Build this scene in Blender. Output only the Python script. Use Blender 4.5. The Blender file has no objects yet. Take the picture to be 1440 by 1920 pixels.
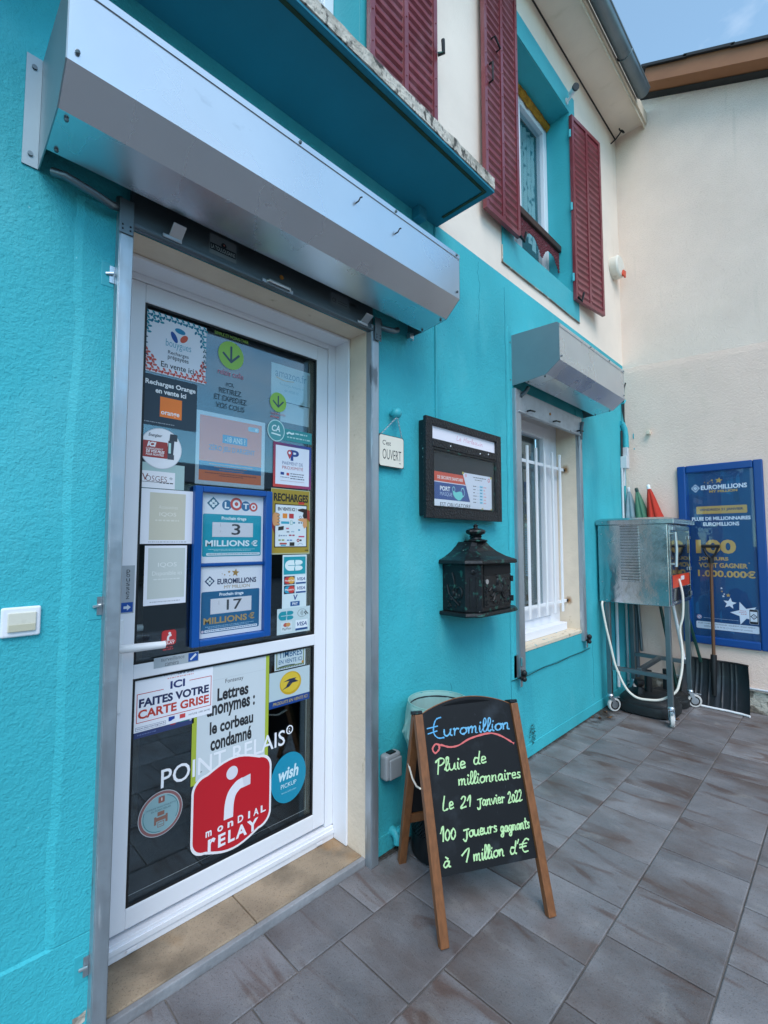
import bpy, bmesh, math, random
from mathutils import Vector, Matrix, noise as mnoise
random.seed(11)
R = math.radians
S = bpy.context.scene
COL = S.collection

# ---------------------------------------------------------------- camera
cam_d = bpy.data.cameras.new('camera')
cam = bpy.data.objects.new('camera', cam_d)
COL.objects.link(cam)
cam.location = (0.0, -1.45, 1.30)
cam.rotation_euler = (R(90 + 3.627), 0.0, R(44.905 - 90))
cam_d.sensor_fit = 'VERTICAL'
cam_d.sensor_height = 36.0
cam_d.sensor_width = 27.0
cam_d.lens = 881.2 / 1920 * 36.0
cam_d.clip_start = 0.02
cam_d.clip_end = 1500
S.camera = cam
S.render.resolution_x = 768
S.render.resolution_y = 1024

# ---------------------------------------------------------------- sky, sun, exposure
SUN_EL, SUN_AZ = R(50), R(215)       # azimuth measured from +Y towards +X
W = bpy.data.worlds.new('World')
S.world = W
W.use_nodes = True
nt = W.node_tree
bg = nt.nodes['Background']
sky = nt.nodes.new('ShaderNodeTexSky')
sky.sky_type = 'NISHITA'
sky.sun_disc = False
sky.sun_elevation = SUN_EL
sky.sun_rotation = SUN_AZ
sky.altitude = 200
sky.air_density = 0.8
sky.dust_density = 0.05
sky.ozone_density = 0.3
# thin broken cloud over the clear sky, laid out by direction
tco = nt.nodes.new('ShaderNodeTexCoord')
cmap = nt.nodes.new('ShaderNodeMapping'); cmap.inputs['Scale'].default_value = (1.0, 1.0, 2.2); cmap.inputs['Location'].default_value = (7.3, 2.2, 1.4)
nt.links.new(tco.outputs['Generated'], cmap.inputs[0])
cno = nt.nodes.new('ShaderNodeTexNoise'); cno.inputs['Scale'].default_value = 1.6; cno.inputs['Detail'].default_value = 7; cno.inputs['Roughness'].default_value = .55
nt.links.new(cmap.outputs[0], cno.inputs['Vector'])
cra = nt.nodes.new('ShaderNodeMapRange'); cra.inputs[1].default_value = .53; cra.inputs[2].default_value = .74; cra.inputs[3].default_value = .10; cra.inputs[4].default_value = .9
nt.links.new(cno.outputs['Fac'], cra.inputs[0])
tint = nt.nodes.new('ShaderNodeMix'); tint.data_type = 'RGBA'; tint.blend_type = 'MULTIPLY'; tint.inputs[0].default_value = 1.0; tint.inputs[7].default_value = (.78, 1.13, 1.06, 1)
nt.links.new(sky.outputs[0], tint.inputs[6])
cmx = nt.nodes.new('ShaderNodeMix'); cmx.data_type = 'RGBA'
nt.links.new(cra.outputs[0], cmx.inputs[0]); nt.links.new(tint.outputs[2], cmx.inputs[6]); cmx.inputs[7].default_value = (4.4, 4.6, 5.0, 1)
nt.links.new(cmx.outputs[2], bg.inputs[0])
bg.inputs[1].default_value = 0.15
sun_d = bpy.data.lights.new('sun', 'SUN')
sun = bpy.data.objects.new('sun', sun_d)
COL.objects.link(sun)
sun_d.energy = 1.15
sun_d.angle = R(36)
sun_d.color = (1.0, 0.92, 0.88)
sdir = Vector((math.sin(SUN_AZ) * math.cos(SUN_EL), math.cos(SUN_AZ) * math.cos(SUN_EL), math.sin(SUN_EL)))
sun.rotation_euler = sdir.to_track_quat('Z', 'Y').to_euler()
sun.location = (3, -6, 9)
S.view_settings.view_transform = 'Standard'
S.view_settings.look = 'None'
S.view_settings.exposure = 1.12
S.view_settings.gamma = 1.0
S.cycles.max_bounces = 8
S.cycles.transparent_max_bounces = 12
S.cycles.sample_clamp_indirect = 6.0
# ---------------------------------------------------------------- helpers
def hx(s):
    o = []
    for i in (0, 2, 4):
        c = int(s[i:i + 2], 16) / 255
        o.append(c / 12.92 if c <= 0.04045 else ((c + 0.055) / 1.055) ** 2.4)
    return tuple(o) + (1.0,)

class MB:
    def __init__(self):
        self.v = []; self.f = []; self.m = []; self.k = []; self.cur = 0; self.col = None
    def add(self, pts):
        n = len(self.v); self.v += [Vector(p) for p in pts]; return list(range(n, n + len(pts)))
    def face(self, idx):
        self.f.append(tuple(idx)); self.m.append(self.cur); self.k.append(self.col)
    def poly(self, pts):
        self.face(self.add(pts))
    def box(self, x0, x1, y0, y1, z0, z1):
        a = self.add([(x0, y0, z0), (x1, y0, z0), (x1, y1, z0), (x0, y1, z0), (x0, y0, z1), (x1, y0, z1), (x1, y1, z1), (x0, y1, z1)])
        for q in ((3, 2, 1, 0), (4, 5, 6, 7), (0, 1, 5, 4), (1, 2, 6, 5), (2, 3, 7, 6), (3, 0, 4, 7)):
            self.face([a[i] for i in q])
        return self
    def obox(self, c, u, v, w, hu, hv, hw):
        c, u, v, w = Vector(c), Vector(u).normalized(), Vector(v).normalized(), Vector(w).normalized()
        P = [c + u * (sx * hu) + v * (sy * hv) + w * (sz * hw) for sz in (-1, 1) for sx, sy in ((-1, -1), (1, -1), (1, 1), (-1, 1))]
        a = self.add(P)
        for q in ((3, 2, 1, 0), (4, 5, 6, 7), (0, 1, 5, 4), (1, 2, 6, 5), (2, 3, 7, 6), (3, 0, 4, 7)):
            self.face([a[i] for i in q])
        return self
    def bar(self, p0, p1, w, d, side=None):
        p0, p1 = Vector(p0), Vector(p1)
        ax = (p1 - p0).normalized()
        s = Vector(side) if side else (Vector((0, 0, 1)) if abs(ax.z) < .9 else Vector((1, 0, 0)))
        s = (s - ax * s.dot(ax)).normalized(); t = ax.cross(s)
        return self.obox((p0 + p1) / 2, ax, s, t, (p1 - p0).length / 2, w / 2, d / 2)
    def prism(self, prof, O, U, V, N, d):
        O, U, V, N = map(Vector, (O, U, V, N))
        a = self.add([O + U * p[0] + V * p[1] for p in prof]); b = self.add([O + U * p[0] + V * p[1] + N * d for p in prof])
        n = len(prof)
        self.face(a[::-1]); self.face(b)
        for i in range(n):
            j = (i + 1) % n; self.face([a[i], a[j], b[j], b[i]])
        return self
    def tube(self, pts, r, n=10, cap=True):
        pts = [Vector(p) for p in pts]; rs = r if isinstance(r, (list, tuple)) else [r] * len(pts)
        rings = []; up = None
        for i, p in enumerate(pts):
            t = (pts[min(i + 1, len(pts) - 1)] - pts[max(i - 1, 0)]).normalized()
            if up is None: up = Vector((0, 0, 1)) if abs(t.z) < .9 else Vector((1, 0, 0))
            s = (up - t * up.dot(t)).normalized(); q = t.cross(s); up = s
            rings.append(self.add([p + (s * math.cos(2 * math.pi * k / n) + q * math.sin(2 * math.pi * k / n)) * rs[i] for k in range(n)]))
        for a, b in zip(rings, rings[1:]):
            for k in range(n):
                self.face([a[k], a[(k + 1) % n], b[(k + 1) % n], b[k]])
        if cap:
            self.face(rings[0][::-1]); self.face(rings[-1])
        return self
    def cyl(self, p0, p1, r, n=16, r1=None):
        return self.tube([p0, p1], [r, r if r1 is None else r1], n)
    def lathe(self, prof, c, n=24, ax=(0, 0, 1), fn=None):
        ax = Vector(ax).normalized(); s = Vector((1, 0, 0)) if abs(ax.x) < .9 else Vector((0, 1, 0))
        s = (s - ax * s.dot(ax)).normalized(); t = ax.cross(s); c = Vector(c); rings = []
        for j, (r, h) in enumerate(prof):
            ring = []
            for k in range(n):
                a = 2 * math.pi * k / n; rr = r * (fn(a, j) if fn else 1)
                ring.append(c + ax * h + (s * math.cos(a) + t * math.sin(a)) * max(rr, 1e-5))
            rings.append(self.add(ring))
        for a, b in zip(rings, rings[1:]):
            for k in range(n):
                self.face([a[k], a[(k + 1) % n], b[(k + 1) % n], b[k]])
        self.face(rings[0][::-1]); self.face(rings[-1])
        return self
    def ball(self, c, r, n=14, sq=(1, 1, 1)):
        c = Vector(c); rings = []
        m = n // 2
        for j in range(m + 1):
            th = math.pi * (j + .02) / (m + .04)
            rings.append(self.add([c + Vector((sq[0] * math.sin(th) * math.cos(2 * math.pi * k / n), sq[1] * math.sin(th) * math.sin(2 * math.pi * k / n), sq[2] * math.cos(th))) * r for k in range(n)]))
        for a, b in zip(rings, rings[1:]):
            for k in range(n):
                self.face([a[(k + 1) % n], a[k], b[k], b[(k + 1) % n]])
        self.face(rings[0]); self.face(rings[-1][::-1])
        return self
    def build(self, name, mats, parent=None, loc=(0, 0, 0), smooth=False, bevel=0, recalc=True, segs=2):
        base = Vector(loc)
        if parent:
            top = parent
            while top.parent: top = top.parent
            base = Vector(top.location)
        me = bpy.data.meshes.new(name)
        me.from_pydata([tuple(v - base) for v in self.v], [], self.f)
        mats = mats if isinstance(mats, (list, tuple)) else [mats]
        for m in mats: me.materials.append(m)
        me.polygons.foreach_set('material_index', self.m)
        if any(k is not None for k in self.k):
            at = me.color_attributes.new('ink', 'FLOAT_COLOR', 'CORNER')
            buf = []
            for p in me.polygons:
                buf += list(self.k[p.index] or (1, 1, 1, 1)) * p.loop_total
            at.data.foreach_set('color', buf)
        if recalc:
            bm = bmesh.new(); bm.from_mesh(me); bmesh.ops.recalc_face_normals(bm, faces=bm.faces); bm.to_mesh(me); bm.free()
        if smooth:
            me.polygons.foreach_set('use_smooth', [True] * len(me.polygons)); me.set_sharp_from_angle(angle=R(38))
        me.update()
        o = bpy.data.objects.new(name, me); COL.objects.link(o)
        if parent: o.parent = parent
        else: o.location = base
        if bevel:
            b = o.modifiers.new('bevel', 'BEVEL'); b.width = bevel; b.segments = segs; b.limit_method = 'ANGLE'; b.angle_limit = R(40)
        return o

def tag(o, label=None, cat=None, group=None, kind=None):
    if label: o['label'] = label
    if cat: o['category'] = cat
    if group: o['group'] = group
    if kind: o['kind'] = kind
    return o
def thing(name, label, cat, loc, group=None):
    o = bpy.data.objects.new(name, None); o.empty_display_size = .05; COL.objects.link(o); o.location = loc
    return tag(o, label, cat, group)

# ---------------------------------------------------------------- materials
def M(name, col, rough=.5, metal=0.0, var=None, stains=(), bumps=(), rvar=None, spec=.5, trans=0, coat=0, aniso=0):
    """var=(scale,amount,stretch)  stains=[(scale,threshold,soft,colour,stretch,amount)]  bumps=[(scale,distance,stretch,kind)]"""
    m = bpy.data.materials.new(name); m.use_nodes = True
    n, l = m.node_tree.nodes, m.node_tree.links
    b = n['Principled BSDF']
    col = hx(col) if isinstance(col, str) else col
    b.inputs['Base Color'].default_value = col; b.inputs['Roughness'].default_value = rough; b.inputs['Metallic'].default_value = metal
    b.inputs['Specular IOR Level'].default_value = spec
    if coat: b.inputs['Coat Weight'].default_value = coat; b.inputs['Coat Roughness'].default_value = .1
    tc = n.new('ShaderNodeTexCoord')
    def nz(scale, stretch=(1, 1, 1), detail=4, kind='noise'):
        mp = n.new('ShaderNodeMapping'); mp.inputs['Scale'].default_value = stretch; l.new(tc.outputs['Object'], mp.inputs[0])
        if kind == 'voronoi':
            t = n.new('ShaderNodeTexVoronoi'); t.inputs['Scale'].default_value = scale; l.new(mp.outputs[0], t.inputs['Vector']); return t.outputs['Distance']
        t = n.new('ShaderNodeTexNoise'); t.inputs['Scale'].default_value = scale; t.inputs['Detail'].default_value = detail; l.new(mp.outputs[0], t.inputs['Vector']); return t.outputs['Fac']
    cur = None
    if var:
        sc, am, st = (var + ((1, 1, 1),))[:3]
        f = nz(sc, st, 5)
        mr = n.new('ShaderNodeMapRange'); mr.inputs[1].default_value = .3; mr.inputs[2].default_value = .7; l.new(f, mr.inputs[0])
        mx = n.new('ShaderNodeMix'); mx.data_type = 'RGBA'; l.new(mr.outputs[0], mx.inputs[0])
        mx.inputs[6].default_value = tuple(c * (1 - am) for c in col[:3]) + (1,); mx.inputs[7].default_value = tuple(min(1, c * (1 + am)) for c in col[:3]) + (1,)
        cur = mx.outputs[2]
    for sc, th, so, sc_col, st, am in stains:
        f = nz(sc, st, 6)
        mr = n.new('ShaderNodeMapRange'); mr.inputs[1].default_value = th; mr.inputs[2].default_value = th + so; mr.inputs[4].default_value = am; l.new(f, mr.inputs[0])
        mx = n.new('ShaderNodeMix'); mx.data_type = 'RGBA'; l.new(mr.outputs[0], mx.inputs[0])
        if cur: l.new(cur, mx.inputs[6])
        else: mx.inputs[6].default_value = col
        mx.inputs[7].default_value = hx(sc_col); cur = mx.outputs[2]
    if cur: l.new(cur, b.inputs['Base Color'])
    if rvar:
        f = nz(rvar[0], rvar[2] if len(rvar) > 2 else (1, 1, 1)); mr = n.new('ShaderNodeMapRange'); mr.inputs[1].default_value = .3; mr.inputs[2].default_value = .7
        mr.inputs[3].default_value = rough - rvar[1]; mr.inputs[4].default_value = rough + rvar[1]; l.new(f, mr.inputs[0]); l.new(mr.outputs[0], b.inputs['Roughness'])
    prev = None
    for bp in bumps:
        sc, di, st, kd = (bp + ((1, 1, 1), 'noise'))[:4] if len(bp) < 4 else bp
        bn = n.new('ShaderNodeBump'); bn.inputs['Strength'].default_value = 1.0; bn.inputs['Distance'].default_value = di
        l.new(nz(sc, st, 5, kd), bn.inputs['Height'])
        if prev: l.new(prev, bn.inputs['Normal'])
        prev = bn.outputs[0]
    if prev: l.new(prev, b.inputs['Normal'])
    return m

TEAL = '3cb0bb'
m_teal = M('teal_masonry_paint', TEAL, .68, spec=.35, var=(1.7, .13), stains=[(34, .72, .02, '147f97', (1, 1, 1), .45), (5, .56, .2, '5fbfc8', (1, 1, .45), .45), (3.2, .58, .16, '1f8ea2', (1.4, 1, .3), .5), (70, .74, .03, '9fdbe0', (1, 1, 1), .5)], bumps=[(9, .0025), (64, .0026), (170, .0026), (380, .0010)])
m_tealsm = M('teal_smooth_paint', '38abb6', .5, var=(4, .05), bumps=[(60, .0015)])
m_soffit = M('shaded_teal_soffit', '12788f', .6, var=(3, .08), bumps=[(50, .001)])  # wall teal darkened: shade under the slab is put into the colour
m_cream = M('cream_facade_paint', 'eadccd', .75, var=(3, .05), stains=[(5, .62, .15, 'cfc2ac', (2, 1, .5), .5)], bumps=[(70, .0015), (12, .002)])
m_rough = M('cream_roughcast', 'f7e3d3', .85, var=(2.5, .05), stains=[(190, .61, .05, 'cdbdae', (1, 1, 1), .4), (5, .62, .15, 'dccdbc', (1, 2.5, .18), .45), (1.6, .60, .2, 'd9cab9', (1, 1, .7), .5)], bumps=[(190, .007), (110, .007)])
m_fine = M('cream_fine_render', 'ecd2c2', .8, var=(2.5, .05), stains=[(3, .6, .2, 'cbbba4', (1, 1, .6), .6)], bumps=[(190, .0045), (60, .003)])
m_beige = M('cream_reveal_paint', 'dccdb8', .7, var=(8, .06), stains=[(18, .67, .06, 'a8946f', (1, 1, .5), .6)], bumps=[(60, .002)])
m_stonebase = M('bare_footing_stone', '7d7468', .9, var=(9, .35), stains=[(6, .55, .05, 'c9c2b4', (1, 1, 1), .9), (25, .6, .1, '3d3833', (1, 1, 1), .7)], bumps=[(18, .02), (70, .008)])
m_pvc = M('white_pvc', 'e9ebf0', .32, stains=[(40, .72, .05, '9a9a98', (1, 1, .3), .18)])
m_white = M('white_painted_steel', 'eceef0', .35)
m_black = M('black_rubber', '101113', .5)
m_galv = M('galvanised_steel', 'a9b3ba', .42, .75, var=(24, .16, (1, 1, .12)), stains=[(30, .66, .05, 'dfe5e8', (1, 1, .1), .6), (14, .68, .04, '51565a', (1, 1, .2), .7)], rvar=(30, .1))
m_alu = M('anodised_aluminium', 'd2d9de', .28, .92, var=(3, .04), rvar=(4, .06), stains=[(7, .66, .06, '8a9196', (.7, 1, 1), .35), (14, .70, .03, 'e6e4de', (.8, 1, .5), .5)], bumps=[(2.5, .0008)])
m_alucheek = M('dull_aluminium_cheek', '93a2a8', .48, .85, var=(5, .06))
m_dsteel = M('dark_galvanised_slat', '6b777d', .42, .8, var=(12, .15, (.3, 1, 1)), stains=[(9, .68, .05, '3c3a35', (.5, 1, 2), .6)])
m_slat2 = M('dull_galvanised_slat', 'b4bbc0', .5, .55, var=(14, .12), stains=[(11, .64, .06, '6a6f75', (1, 1, .6), .6), (30, .70, .03, '6b4a35', (1, 1, .5), .7)])
m_inside = M('unlit_room_walls', '2b2928', .9)
m_wood = M('oiled_beech', '7a4d2c', .45, var=(16, .22, (6, 6, .5)), stains=[(40, .66, .05, '5e3a1e', (3, 3, .3), .5)], bumps=[(120, .0004)])
m_slate = M('chalkboard_black', '121417', .6, spec=.3, var=(5, .2), stains=[(26, .68, .05, '30353b', (4, 4, .15), .6), (9, .60, .14, '343a40', (1, 1, 1), .5)])
m_iron = M('cast_iron_black', '15191c', .42, .3, var=(20, .3), stains=[(30, .60, .05, '2f6b5f', (1, 1, 1), .6), (60, .74, .02, 'd8dcd8', (1, 1, 1), .8)], bumps=[(90, .0015)])
m_ironcase = M('hammered_black_case', '1b1d21', .38, .2, var=(20, .2), bumps=[(110, .003, (1, 1, 1), 'voronoi')])
m_caseside = M('chipped_dark_case', '14242a', .4, .2, stains=[(40, .68, .02, '9fc8c4', (1, 1, 1), .8)])
m_cork = M('dark_pinboard', '23262b', .8, var=(90, .5))
m_stone = M('beige_doorstep_stone', '988771', .75, var=(7, .2), stains=[(190, .58, .06, '463b2e', (1, 1, 1), .38), (5, .49, .16, '655a4b', (1, 1, 1), .8), (3.5, .60, .1, '9a6f38', (1, 1, 1), .6)], bumps=[(120, .002)])
m_cement = M('grey_cement_edge', '8b8d90', .7, var=(10, .2), bumps=[(60, .003)])
m_slabedge = M('weathered_slab_edge', 'c4bdb0', .85, stains=[(8, .50, .10, '8c8678', (1, 1, .3), .7), (26, .56, .06, '34332e', (1, 1, .6), .9), (75, .58, .06, '55524a', (1, 1, .5), .7)], bumps=[(45, .014)])
m_moss = M('mossy_drip_line', '23412f', .9, var=(30, .3))
m_red = M('oxblood_metal_paint', '7a353c', .28, var=(6, .12), stains=[(9, .52, .25, '9c6a70', (1, 1, .4), .5), (70, .73, .02, 'c9a6a6', (1, 1, 1), .5)])
m_redwood = M('carved_red_wood', '6b2530', .6, var=(40, .3), bumps=[(80, .004)])
m_brownbar = M('dark_brown_rail', '3a2018', .45)
m_zinc = M('grey_zinc_gutter', '6f7a80', .45, .6, var=(6, .12), stains=[(9, .65, .1, '55595b', (1, 1, 1), .6)])
m_fascia = M('brown_fascia_board', '93603c', .55, var=(5, .1), stains=[(50, .72, .03, '4d2f1d', (1, 1, 1), .6)])
m_tile = M('dark_roof_tile', '25282b', .7)
m_steel = M('polished_stainless', 'c4c9cc', .2, 1.0, var=(5, .06), rvar=(5, .09), bumps=[(4, .008), (18, .0010)])
m_mirror = M('mirror_stainless_door', 'b9bec2', .06, 1.0, bumps=[(4, .0012)])
m_legsteel = M('brushed_tube_steel', '7d878c', .38, .9, var=(10, .1))
m_orange = M('orange_red_plastic', 'd2401c', .4)
m_hose = M('cream_rubber_hose', 'ddd8cc', .5)
m_tyre = M('pale_grey_tyre', 'c9c6c2', .6, stains=[(40, .6, .1, '86827c', (1, 1, 1), .6)])
m_zincbright = M('bright_zinc_plate', 'c6cdd2', .3, .95)
m_plastic = M('black_ballast_plastic', '15191b', .55, var=(10, .2), stains=[(14, .64, .1, '3a4144', (1, 1, 1), .5)], bumps=[(120, .001)])
m_bluepl = M('blue_plastic_frame', '0a509c', .3)
m_poster_blue = M('blue_poster_frame', '0a4488', .3)
m_greyplastic = M('grey_socket_plastic', '8d9296', .4)
m_greybox = M('pale_grey_plastic', 'c9ccd0', .45)
m_ivory = M('ivory_plastic', 'd9d6c6', .4, stains=[(20, .62, .1, 'a9a48f', (1, 1, 1), .4)])
m_foam = M('ochre_expanding_foam', 'a8741a', .9, var=(30, .35), bumps=[(60, .01)])
m_rust = M('rust_bloom', 'a8702f', .85, var=(30, .3))
def fade(m):      # a stain that thins out towards its own ragged rim
    n, l = m.node_tree.nodes, m.node_tree.links; tc = n.new('ShaderNodeTexCoord'); mp = n.new('ShaderNodeMapping'); mp.inputs['Scale'].default_value = (0, 1, 1); l.new(tc.outputs['Generated'], mp.inputs[0])
    d = n.new('ShaderNodeVectorMath'); d.operation = 'DISTANCE'; d.inputs[1].default_value = (0, .5, .5); l.new(mp.outputs[0], d.inputs[0])
    nn = n.new('ShaderNodeTexNoise'); nn.inputs['Scale'].default_value = 5; l.new(tc.outputs['Generated'], nn.inputs['Vector'])
    ad = n.new('ShaderNodeMath'); ad.operation = 'MULTIPLY_ADD'; ad.inputs[1].default_value = .35; l.new(nn.outputs['Fac'], ad.inputs[0]); l.new(d.outputs['Value'], ad.inputs[2])
    r = n.new('ShaderNodeMapRange'); r.inputs[1].default_value = .18; r.inputs[2].default_value = .60; r.inputs[3].default_value = .8; r.inputs[4].default_value = 0; l.new(ad.outputs[0], r.inputs[0]); l.new(r.outputs[0], n['Principled BSDF'].inputs['Alpha'])
m_ruststain = M('rust_stain_wash', 'b07a3a', .85, var=(30, .3)); fade(m_ruststain)
m_brass = M('worn_lock_brass', '6b5a42', .35, .9)
m_pgreen = M('faded_green_canvas', '4d7a62', .85, var=(20, .12), bumps=[(300, .0008)])
m_pblue = M('faded_grey_blue_canvas', '7d949c', .85, var=(20, .12), bumps=[(300, .0008)])
m_pred = M('red_canvas', 'b52f1c', .8, var=(20, .1), bumps=[(300, .0008)])
m_dgreen = M('dark_green_pole_paint', '123a33', .4)
m_leaf = M('dry_brown_leaf', '7a5230', .8, var=(20, .4))
m_asphalt = M('street_asphalt', '4b4c4e', .9, var=(2, .15), bumps=[(150, .004)])
m_mortar = M('grey_tile_joint', '6f6b67', .9, var=(3, .35))
m_pale = M('pale_house_render', 'd9d9d6', .8, var=(1, .05))

def attr_mat(name, rough, coat=0):
    m = bpy.data.materials.new(name); m.use_nodes = True
    n, l = m.node_tree.nodes, m.node_tree.links; b = n['Principled BSDF']
    a = n.new('ShaderNodeAttribute'); a.attribute_name = 'ink'; l.new(a.outputs['Color'], b.inputs['Base Color'])
    b.inputs['Roughness'].default_value = rough; b.inputs['Coat Weight'].default_value = coat; b.inputs['Coat Roughness'].default_value = .08
    return m
m_print = attr_mat('printed_paper', .55)
m_vinyl = attr_mat('printed_vinyl', .3)

def glass_mat(name, f0, tint, gloss=.02):
    m = bpy.data.materials.new(name); m.use_nodes = True
    n, l = m.node_tree.nodes, m.node_tree.links; n.clear()
    out = n.new('ShaderNodeOutputMaterial'); mix = n.new('ShaderNodeMixShader'); tr = n.new('ShaderNodeBsdfTransparent'); gl = n.new('ShaderNodeBsdfGlossy')
    lw = n.new('ShaderNodeLayerWeight'); lw.inputs[0].default_value = .5
    p = n.new('ShaderNodeMath'); p.operation = 'POWER'; p.inputs[1].default_value = 5; l.new(lw.outputs['Facing'], p.inputs[0])
    ma = n.new('ShaderNodeMath'); ma.operation = 'MULTIPLY_ADD'; ma.inputs[1].default_value = 1 - f0; ma.inputs[2].default_value = f0; l.new(p.outputs[0], ma.inputs[0])
    tr.inputs[0].default_value = tint + (1,); gl.inputs['Roughness'].default_value = gloss; gl.inputs[0].default_value = (.74, .9, 1, 1)
    l.new(ma.outputs[0], mix.inputs[0]); l.new(tr.outputs[0], mix.inputs[1]); l.new(gl.outputs[0], mix.inputs[2]); l.new(mix.outputs[0], out.inputs[0])
    return m
m_glass = glass_mat('double_glazing', .105, (.86, .9, .9))
m_glass2 = glass_mat('poster_cover_sheet', .03, (.97, .98, .98), .05)

# paving: colour differs tile by tile, rust-brown streaks run across each tile
def tile_mat():
    m = bpy.data.materials.new('slate_look_paving'); m.use_nodes = True
    n, l = m.node_tree.nodes, m.node_tree.links; b = n['Principled BSDF']
    tc = n.new('ShaderNodeTexCoord'); ge = n.new('ShaderNodeNewGeometry')
    mul = n.new('ShaderNodeVectorMath'); mul.operation = 'SCALE'; mul.inputs[3].default_value = 37.0
    cmb = n.new('ShaderNodeCombineXYZ'); l.new(ge.outputs['Random Per Island'], cmb.inputs[0]); l.new(ge.outputs['Random Per Island'], cmb.inputs[1]); l.new(cmb.outputs[0], mul.inputs[0])
    ad = n.new('ShaderNodeVectorMath'); ad.operation = 'ADD'; l.new(tc.outputs['Object'], ad.inputs[0]); l.new(mul.outputs[0], ad.inputs[1])
    def nz(scale, st, det=5, dist=0.0):
        mp = n.new('ShaderNodeMapping'); mp.inputs['Scale'].default_value = st; l.new(ad.outputs[0], mp.inputs[0])
        t = n.new('ShaderNodeTexNoise'); t.inputs['Scale'].default_value = scale; t.inputs['Detail'].default_value = det; t.inputs['Distortion'].default_value = dist; l.new(mp.outputs[0], t.inputs['Vector']); return t.outputs['Fac']
    def ramp(f, a, c, lo=0, hi=1):
        r = n.new('ShaderNodeMapRange'); r.inputs[1].default_value = a; r.inputs[2].default_value = c; r.inputs[3].default_value = lo; r.inputs[4].default_value = hi; l.new(f, r.inputs[0]); return r.outputs[0]
    def mix(f, a, c):
        x = n.new('ShaderNodeMix'); x.data_type = 'RGBA'; l.new(f, x.inputs[0])
        if isinstance(a, tuple): x.inputs[6].default_value = a
        else: l.new(a, x.inputs[6])
        x.inputs[7].default_value = c; return x.outputs[2]
    base = mix(ramp(nz(6, (1, .5, 1)), .3, .7), hx('676668'), hx('8a888a'))
    base = mix(ramp(nz(4.0, (1, .8, 1), 7), .46, .70, 0, .75), base, hx('5f4f47'))
    base = mix(ramp(nz(5.5, (1.5, .36, 1), 7, 1.1), .57, .66, 0, .65), base, hx('573f34'))
    base = mix(ramp(nz(9, (1.2, .7, 1), 7, .4), .60, .76, 0, .5), base, hx('9b9995'))
    base = mix(ramp(nz(170, (1, 1, 1), 2), .58, .72, 0, .6), base, hx('45413f'))
    hs = n.new('ShaderNodeHueSaturation'); l.new(base, hs.inputs['Color']); l.new(ramp(ge.outputs['Random Per Island'], 0, 1, .78, 1.10), hs.inputs['Value']); l.new(hs.outputs[0], b.inputs['Base Color'])
    l.new(ramp(nz(9, (1, 1, 1)), .3, .7, .38, .58), b.inputs['Roughness'])
    bp = n.new('ShaderNodeBump'); bp.inputs['Distance'].default_value = .003; l.new(nz(40, (1, .5, 1), 6), bp.inputs['Height'])
    bp2 = n.new('ShaderNodeBump'); bp2.inputs['Distance'].default_value = .0015; l.new(nz(260, (1, 1, 1), 3), bp2.inputs['Height']); l.new(bp.outputs[0], bp2.inputs['Normal']); l.new(bp2.outputs[0], b.inputs['Normal'])
    return m
m_paving = tile_mat()

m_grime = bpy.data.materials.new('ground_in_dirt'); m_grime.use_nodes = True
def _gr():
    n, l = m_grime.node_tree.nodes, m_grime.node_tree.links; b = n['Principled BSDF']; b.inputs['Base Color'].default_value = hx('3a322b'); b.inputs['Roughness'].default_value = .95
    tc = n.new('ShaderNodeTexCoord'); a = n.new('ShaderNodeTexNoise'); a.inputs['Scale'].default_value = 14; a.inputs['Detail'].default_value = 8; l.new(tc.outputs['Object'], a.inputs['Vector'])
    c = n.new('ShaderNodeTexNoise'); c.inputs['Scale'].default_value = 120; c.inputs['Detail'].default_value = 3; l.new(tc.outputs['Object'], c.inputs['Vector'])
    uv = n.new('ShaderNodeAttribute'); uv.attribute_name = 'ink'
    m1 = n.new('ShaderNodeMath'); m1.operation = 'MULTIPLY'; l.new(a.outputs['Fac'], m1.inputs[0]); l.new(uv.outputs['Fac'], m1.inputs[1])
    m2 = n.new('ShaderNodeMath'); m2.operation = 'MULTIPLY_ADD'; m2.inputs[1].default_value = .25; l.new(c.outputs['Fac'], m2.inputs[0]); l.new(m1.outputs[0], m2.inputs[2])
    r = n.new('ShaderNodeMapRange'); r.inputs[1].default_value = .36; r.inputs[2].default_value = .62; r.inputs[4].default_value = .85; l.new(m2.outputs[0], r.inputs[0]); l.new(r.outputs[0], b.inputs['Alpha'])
_gr()
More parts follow.
